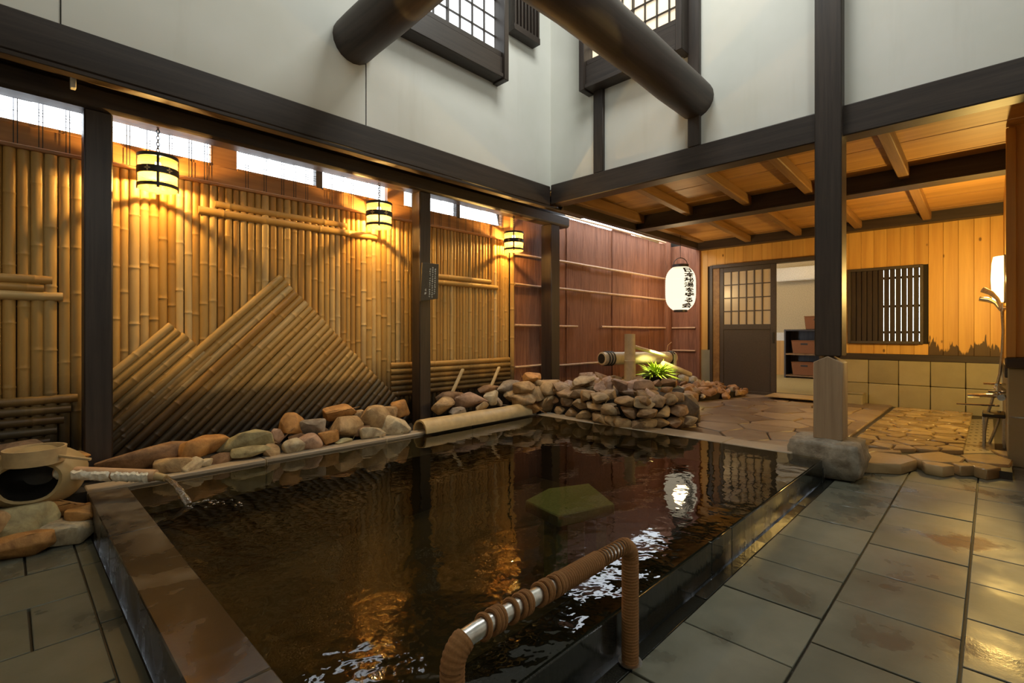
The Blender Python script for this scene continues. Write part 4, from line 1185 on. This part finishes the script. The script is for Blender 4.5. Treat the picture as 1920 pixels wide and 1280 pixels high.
# upright bamboo
vb = atV(1181, 712, 3.0)
vp = thing('upright_bamboo', 'upright grey bamboo post standing in the stone planter', 'post', vb)
top_ = atV(1181, 626, 3.0)
g = G().tube([vb-Vector((0,0,.15)), vb.lerp(top_,.4), vb.lerp(top_,.41), vb.lerp(top_,.42), vb.lerp(top_,.43), top_], [.066,.064,.067,.067,.062,.06], 20)
part('culm', g, pipebamboo, vp); part('cut_top', G().tube([top_, top_+Vector((0,0,.003))], .046, 16), twig, vp)
p0, p1 = atV(1190, 650, 2.99), atV(1252, 668, 2.86)
tag(part('feeder_spout', G().tube([p0, p0.lerp(p1,.5), p1], [.022,.021,.02], 12), pipebamboo), 'slim bamboo feeder sloping down from the upright bamboo post', 'spout')
p0, p1 = atV(1243, 681, 2.85), atV(1294, 702, 2.72)
sh = thing('tipping_bamboo', 'short bamboo tube tilted down beyond the lit moss', 'tube', p1-Vector((0,0,.03)))
part('culm', G().tube([p0, p0.lerp(p1,.5), p0.lerp(p1,.51), p1], [.034,.033,.036,.032], 14), pipebamboo, sh); part('open_end', G().tube([p1, p1+(p1-p0).normalized()*.002], .024, 14), black, sh)
for i, (x, y0, y1, v) in enumerate(((1266,720,664,2.8),(1262,716,690,2.95))):
    tag(part('pivot_stake', G().tube([atV(x, y0, v), atV(x, y1, v)], .018, 10), grey_z), ('taller' if i == 0 else 'shorter') + ' wooden stake holding the tilted bamboo tube', 'stake', 'pivot stakes')
# lit moss clump under the pipe
mc = atV(1230, 688, 2.9)
moss = thing('moss_plant', 'bright yellow-green leafy plant glowing under the bamboo pipe', 'plant', mc-Vector((0,0,.16)))
part('pot', G().lathe([(.0,-.17),(.13,-.17),(.17,-.1),(.16,-.1),(.12,-.15),(0,-.15)], 20, mc), black, moss)
rm = random.Random(31)
for k in range(190):
    a = rm.uniform(0, 2*math.pi); e = rm.uniform(-.2, 1.3); L = rm.uniform(.16, .31)
    d = Vector((math.cos(a)*math.cos(e), math.sin(a)*math.cos(e), math.sin(e)*.75)); s_ = Vector((-math.sin(a), math.cos(a), 0))*.011
    c = mc+Vector((rm.uniform(-.05,.05), rm.uniform(-.05,.05), -.09)); dr = Vector((0,0,-.05))
    P = [c, c+d*L*.5+s_, c+d*L+dr*.6, c+d*L*.5-s_, c+d*L*.5+Vector((0,0,.006))]
    part('leaf', G()._add(P, [(0,1,4),(1,2,4),(2,3,4),(3,0,4)]), leafm, moss, smooth=False)
sl = bpy.data.lights.new('moss_spot', 'SPOT'); sl.energy = 26.0; sl.color = (1.0, .93, .35); sl.spot_size = R(95); sl.spot_blend = .5; sl.shadow_soft_size = .02
so_ = bpy.data.objects.new('moss_spot', sl); so_.location = (mc.x-.05, mc.y-.09, mc.z+.3); COL.objects.link(so_)
so_.rotation_euler = (Vector((mc.x, mc.y, mc.z-.05))-so_.location).to_track_quat('-Z', 'Y').to_euler()

# ================================================================== rope-wrapped handrail
hr = thing('rope_handrail', 'low steel handrail wrapped in brown rope at the pool edge in front', 'handrail', (.98, .79, 0))
HV, Ua, Ub_, HZ = .79, .637, 1.328, .365
def wrapped(pts, r, pitch, nm, n=16):
    # close coils: radius ripples along the path
    out, rad = [], []; L = 0
    for i in range(len(pts)-1):
        a, b = Vector(pts[i]), Vector(pts[i+1]); m_ = max(2, int((b-a).length/pitch*4))
        for k in range(m_): 
            out.append(a.lerp(b, k/m_)); rad.append(r*(1+.07*abs(math.sin((len(out))*math.pi/4)))+.0006*noise.noise(out[-1]*150))
    out.append(Vector(pts[-1])); rad.append(r)
    return part(nm, G().tube(out, rad, n), rope_m, hr, 0, 1, True, 70)
def arc(c, r, a0, a1, n, sgn): return [(c[0]+sgn*r*math.cos(a0+(a1-a0)*k/n), HV, c[1]+r*math.sin(a0+(a1-a0)*k/n)) for k in range(n+1)]
wrapped([(Ub_, HV, 0), (Ub_, HV, HZ-.05)] + arc((Ub_-.05, HZ-.05), .05, 0, math.pi*.42, 6, 1), .0245, .009, 'post_wrapping')
wrapped([(Ua, HV, 0), (Ua, HV, HZ-.045)] + arc((Ua+.05, HZ-.05), .05, 0, math.pi*.4, 6, -1), .0245, .009, 'post_wrapping')
part('steel_rail', G().tube([(Ua+.03, HV, HZ-.003), (Ua+.06, HV, HZ), (Ub_-.06, HV, HZ), (Ub_-.03, HV, HZ-.003)], .0195, 20), steel, hr)
def coil(u, r=.0225, th=.0048, tilt=.22):
    pts = [(u+tilt*r*math.sin(2*math.pi*k/20), HV+r*math.cos(2*math.pi*k/20), HZ+r*math.sin(2*math.pi*k/20)) for k in range(21)]
    part('rope_coil', G().tube(pts, th, 7, False), rope_m, hr)
xs = [.025, .05, .06, .07, .108, .135, .15, .158, .205, .222, .232, .255, .268, .278]
for x in xs: coil(Ua+.06+x*1.02, .0235, .0054)
x = .285
while x < .45: coil(Ua+.06+x*1.02, .0228, .0042, .1); x += .0085
for x in (.452,.462,.474,.488,.503,.52,.537,.552,.565,.575): coil(Ua+.06+x*1.02, .0212, .0026, .2)
part('base_flange', G().lathe([(0,0),(.036,0),(.036,.004),(0,.004)], 24, (Ub_, HV, .0)), steel, hr)

# ================================================================== shower corner
wlp = thing('wall_lamp', 'tall glowing half-round wall lamp in the shower corner', 'lamp', (6.35, -.09, 1.3))
part('mount', G().box(6.27, 6.43, -.09, -.075, 1.28, 1.71), black, wlp, .003)
g = G(); n_ = 12
for z_, r_ in ((1.29,.07),(1.34,.078),(1.5,.086),(1.64,.08),(1.70,.07)):
    for k in range(n_+1): g.v.append((6.35+.105*math.cos(math.pi*k/n_), -.076+r_*math.sin(math.pi*k/n_), z_))
for i in range(4):
    for k in range(n_): q = i*(n_+1)+k; g.f.append((q, q+1, q+n_+2, q+n_+1))
g.f.append(tuple(range(n_+1))); g.f.append(tuple(4*(n_+1)+k for k in range(n_+1))); 
part('diffuser', g, wall_lamp_m, wlp)
point_light('wall_lamp_light', (6.35, -.035, 1.5), 170.0, (1.0, .64, .17), .03)
swr = thing('shower_set', 'chrome hand shower with hose on the alcove wall', 'shower', (5.95, -.08, .45))
hb = atU(1880, 577, 5.95)
part('bracket', G().tube([(5.95, -.09, hb.z), (5.95, hb[1], hb.z)], .02, 12).tube([hb-Vector((0,.0,.03)), hb+Vector((0,0,.04))], .017, 12), chrome, swr)
h1 = [atU(1878, 578, 5.95), atU(1870, 560, 5.93), atU(1858, 549, 5.9), atU(1842, 543, 5.88)]
part('shower_head', G().tube(h1, [.013,.014,.02,.024], 12), white_paint, swr)
h2 = [atU(1877, 582, 6.02), atU(1866, 568, 6.0), atU(1852, 562, 6.0), atU(1836, 560, 6.0)]
part('shower_head', G().tube(h2, [.012,.013,.022,.02], 12), chrome, swr)
hp = [(1879,583),(1881,620),(1879,660),(1875,700),(1868,728),(1862,745),(1852,775),(1846,810),(1846,835),(1852,838),(1862,815),(1872,790),(1874,770)]
part('hose', G().tube([atU(x, y, 5.9) for x, y in hp], .011, 10), hose_m, swr)
fc = atU(1874, 742, 5.9)
mx = thing('shower_mixer', 'chrome mixer tap with cross handles on the stone alcove wall', 'tap', fc-Vector((0,0,.05)))
part('body', G().tube([fc+Vector((-.16,-.01,0)), fc+Vector((.16,-.01,0))], .026, 14), chrome, mx)
part('valve', G().tube([fc+Vector((0,-.05,.0)), fc+Vector((0,.02,.09))], .028, 12), chrome, mx)
part('cross_handle', G().tube([fc+Vector((-.02,.10,.10)), fc+Vector((.0,-.04,.10))], .01, 8).tube([fc+Vector((-.06,.02,.10)), fc+Vector((.06,.02,.10))], .01, 8), chrome, mx)
part('cross_handle', G().tube([fc+Vector((-.1,.07,.04)), fc+Vector((-.1,-.05,.04))], .011, 8).tube([fc+Vector((-.1,.01,-.01)), fc+Vector((-.1,.01,.09))], .011, 8), chrome, mx)
part('tap_spout', G().tube([fc+Vector((0,.02,.0)), fc+Vector((-.02,.12,-.005)), fc+Vector((-.03,.2,-.01))], [.018,.017,.015], 10), chrome, mx)
part('towel_bar', G().tube([fc+Vector((-.03,0,-.08)), fc+Vector((-.05,.27,-.09))], .008, 8), chrome, mx)
st_ = thing('shower_stool', 'small dark washing stool below the mixer tap', 'stool', (5.85, -.0, .05))
part('seat', G().box(5.72, 6.0, -.08, .06, .30, .33), black, st_, .006)
for a in (5.74, 5.97):
    for b in (-.07, .05): part('leg', G().bar((a, b, .05), (a, b, .30), .018, .018, (1,0,0)), hose_m, st_, .002)
dg_ = thing('drain_grate', 'perforated metal drain cover in front of the shower', 'drain', (6.0, .06, .05))
gp_ = [atZ(1818, 786, .055), atZ(1862, 786, .055), atZ(1866, 850, .055), atZ(1800, 850, .055)]
part('plate', G().prism([tuple(p[:2]) for p in gp_], .045, .058), steel if False else hose_m, dg_, .002)
for i in range(10):
    for j in range(4):
        a = (i+.7)/11; b = .18+.2*j
        p = gp_[3].lerp(gp_[0], a).lerp(gp_[2].lerp(gp_[1], a), b)
        part('drain_hole', G().lathe([(0,0),(.011,0),(.011,.0012),(0,.0012)], 10, (p.x, p.y, .0578)), black, dg_)
bk = atZ(1600, 752, .06)
bx_ = thing('washbasin_block', 'small grey stone box on the floor against the wainscot', 'box', (UB-.16, bk.y, .05))
part('body', G().box(UB-.24, UB-.05, bk.y-.2, bk.y+.04, .05, .22), block, bx_, .008)
part('lid', G().box(UB-.245, UB-.045, bk.y-.205, bk.y+.045, .22, .235), block, bx_, .004)

# ================================================================== room beyond the door
struct('floor_room', G().box(UB+.1, 11.6, 1.1, 4.6, .06, .13), tatami, 'straw mat floor of the room beyond the door')
struct('wall_room_far', G().box(11.5, 11.6, 1.1, 4.6, .1, 2.9), cream, 'cream wall inside the room beyond the door')
struct('wall_room_left', G().box(UB+.1, 11.5, 4.5, 4.6, .1, 2.9), cream, 'cream side wall inside the room')
struct('wall_room_right', G().box(UB+.1, 11.5, 1.1, 1.2, .1, 2.9), cream, 'cream near wall inside the room')
struct('ceiling_room', G().box(UB+.06, 11.6, 1.1, 4.6, 2.75, 2.85), cream, 'plain ceiling inside the room')
struct('trim_1', G().box(11.46, 11.5, 3.05, 4.5, .13, .85), pine_z, 'wood dado inside the room')
point_light('room_lamp', (9.6, 2.9, 2.5), 34, (1.0, .72, .36), .15)
cab = thing('shelf_unit', 'dark open shelf unit with wicker baskets seen through the doorway', 'shelf', (10.9, 2.55, .13))
cu0, cu1, cv0, cv1 = 10.75, 11.1, 2.2, 2.95
part('back', G().box(cu1-.02, cu1, cv0, cv1, .13, 1.08), dark_z, cab)
for v in (cv0, cv1-.03): part('side', G().box(cu0, cu1-.02, v, v+.03, .13, 1.08), dark_z, cab)
for z in (.16, .58, 1.05): part('shelf', G().box(cu0, cu1-.02, cv0+.03, cv1-.03, z, z+.03), joist_x if z < 1 else dark_y, cab)
def wicker(u, v, z, label, hgt=.24):
    o = thing('wicker_basket', label, 'basket', (u, v, z), 'wicker clothes baskets')
    n0 = [(u-.13, v-.2), (u+.13, v-.2), (u+.13, v+.2), (u-.13, v+.2)]
    g = G(); vs = [(a, b, z) for a, b in n0] + [(u+(a-u)*1.12, v+(b-v)*1.12, z+hgt) for a, b in n0]
    g._add(vs, [(0,3,2,1),(0,1,5,4),(1,2,6,5),(2,3,7,6),(3,0,4,7),(4,5,6,7)])
    part('body', g, basket, o, .008)
    part('rim', G().box(u-.15, u+.15, v-.228, v+.228, z+hgt, z+hgt+.015), basket, o, .004)
    part('handle_slot', G().box(u-.149, u-.14, v-.06, v+.06, z+hgt-.07, z+hgt-.04), black, o, .002)
wicker(10.9, 2.6, .19, 'brown wicker basket on the bottom shelf')
wicker(10.9, 2.6, .61, 'brown wicker basket on the middle shelf')
wicker(10.92, 2.38, 1.08, 'brown wicker basket standing on top of the shelf unit')
ac = thing('air_conditioner', 'white wall air conditioner high in the room beyond the door', 'air conditioner', (11.35, 2.7, 2.1))
part('case', G().box(11.25, 11.5, 2.25, 3.25, 2.08, 2.36), white_paint, ac, .02, 2)
part('louver', G().box(11.235, 11.255, 2.3, 3.2, 2.1, 2.14), white_paint, ac, .003)
tag(part('paper_note', G().box(11.465, 11.475, 3.06, 3.35, .85, 1.02), white_paint), 'white paper sheet on the ledge behind the shelf unit', 'paper')
tag(part('door_mat', G().box(7.3, 7.74, 1.55, 2.25, .131, .146), olive, None, .004), 'pale mat on the paving before the open doorway', 'mat')

# small white cable clip under the eave by the left post
cc = atV(137, 156, 3.55)
tag(part('cable_clip', G().box(cc.x-.012, cc.x+.012, cc.y-.02, cc.y+.02, cc.z-.03, 2.53), white_paint, None, .003), 'small white clip under the eave beside the thick left post', 'clip')
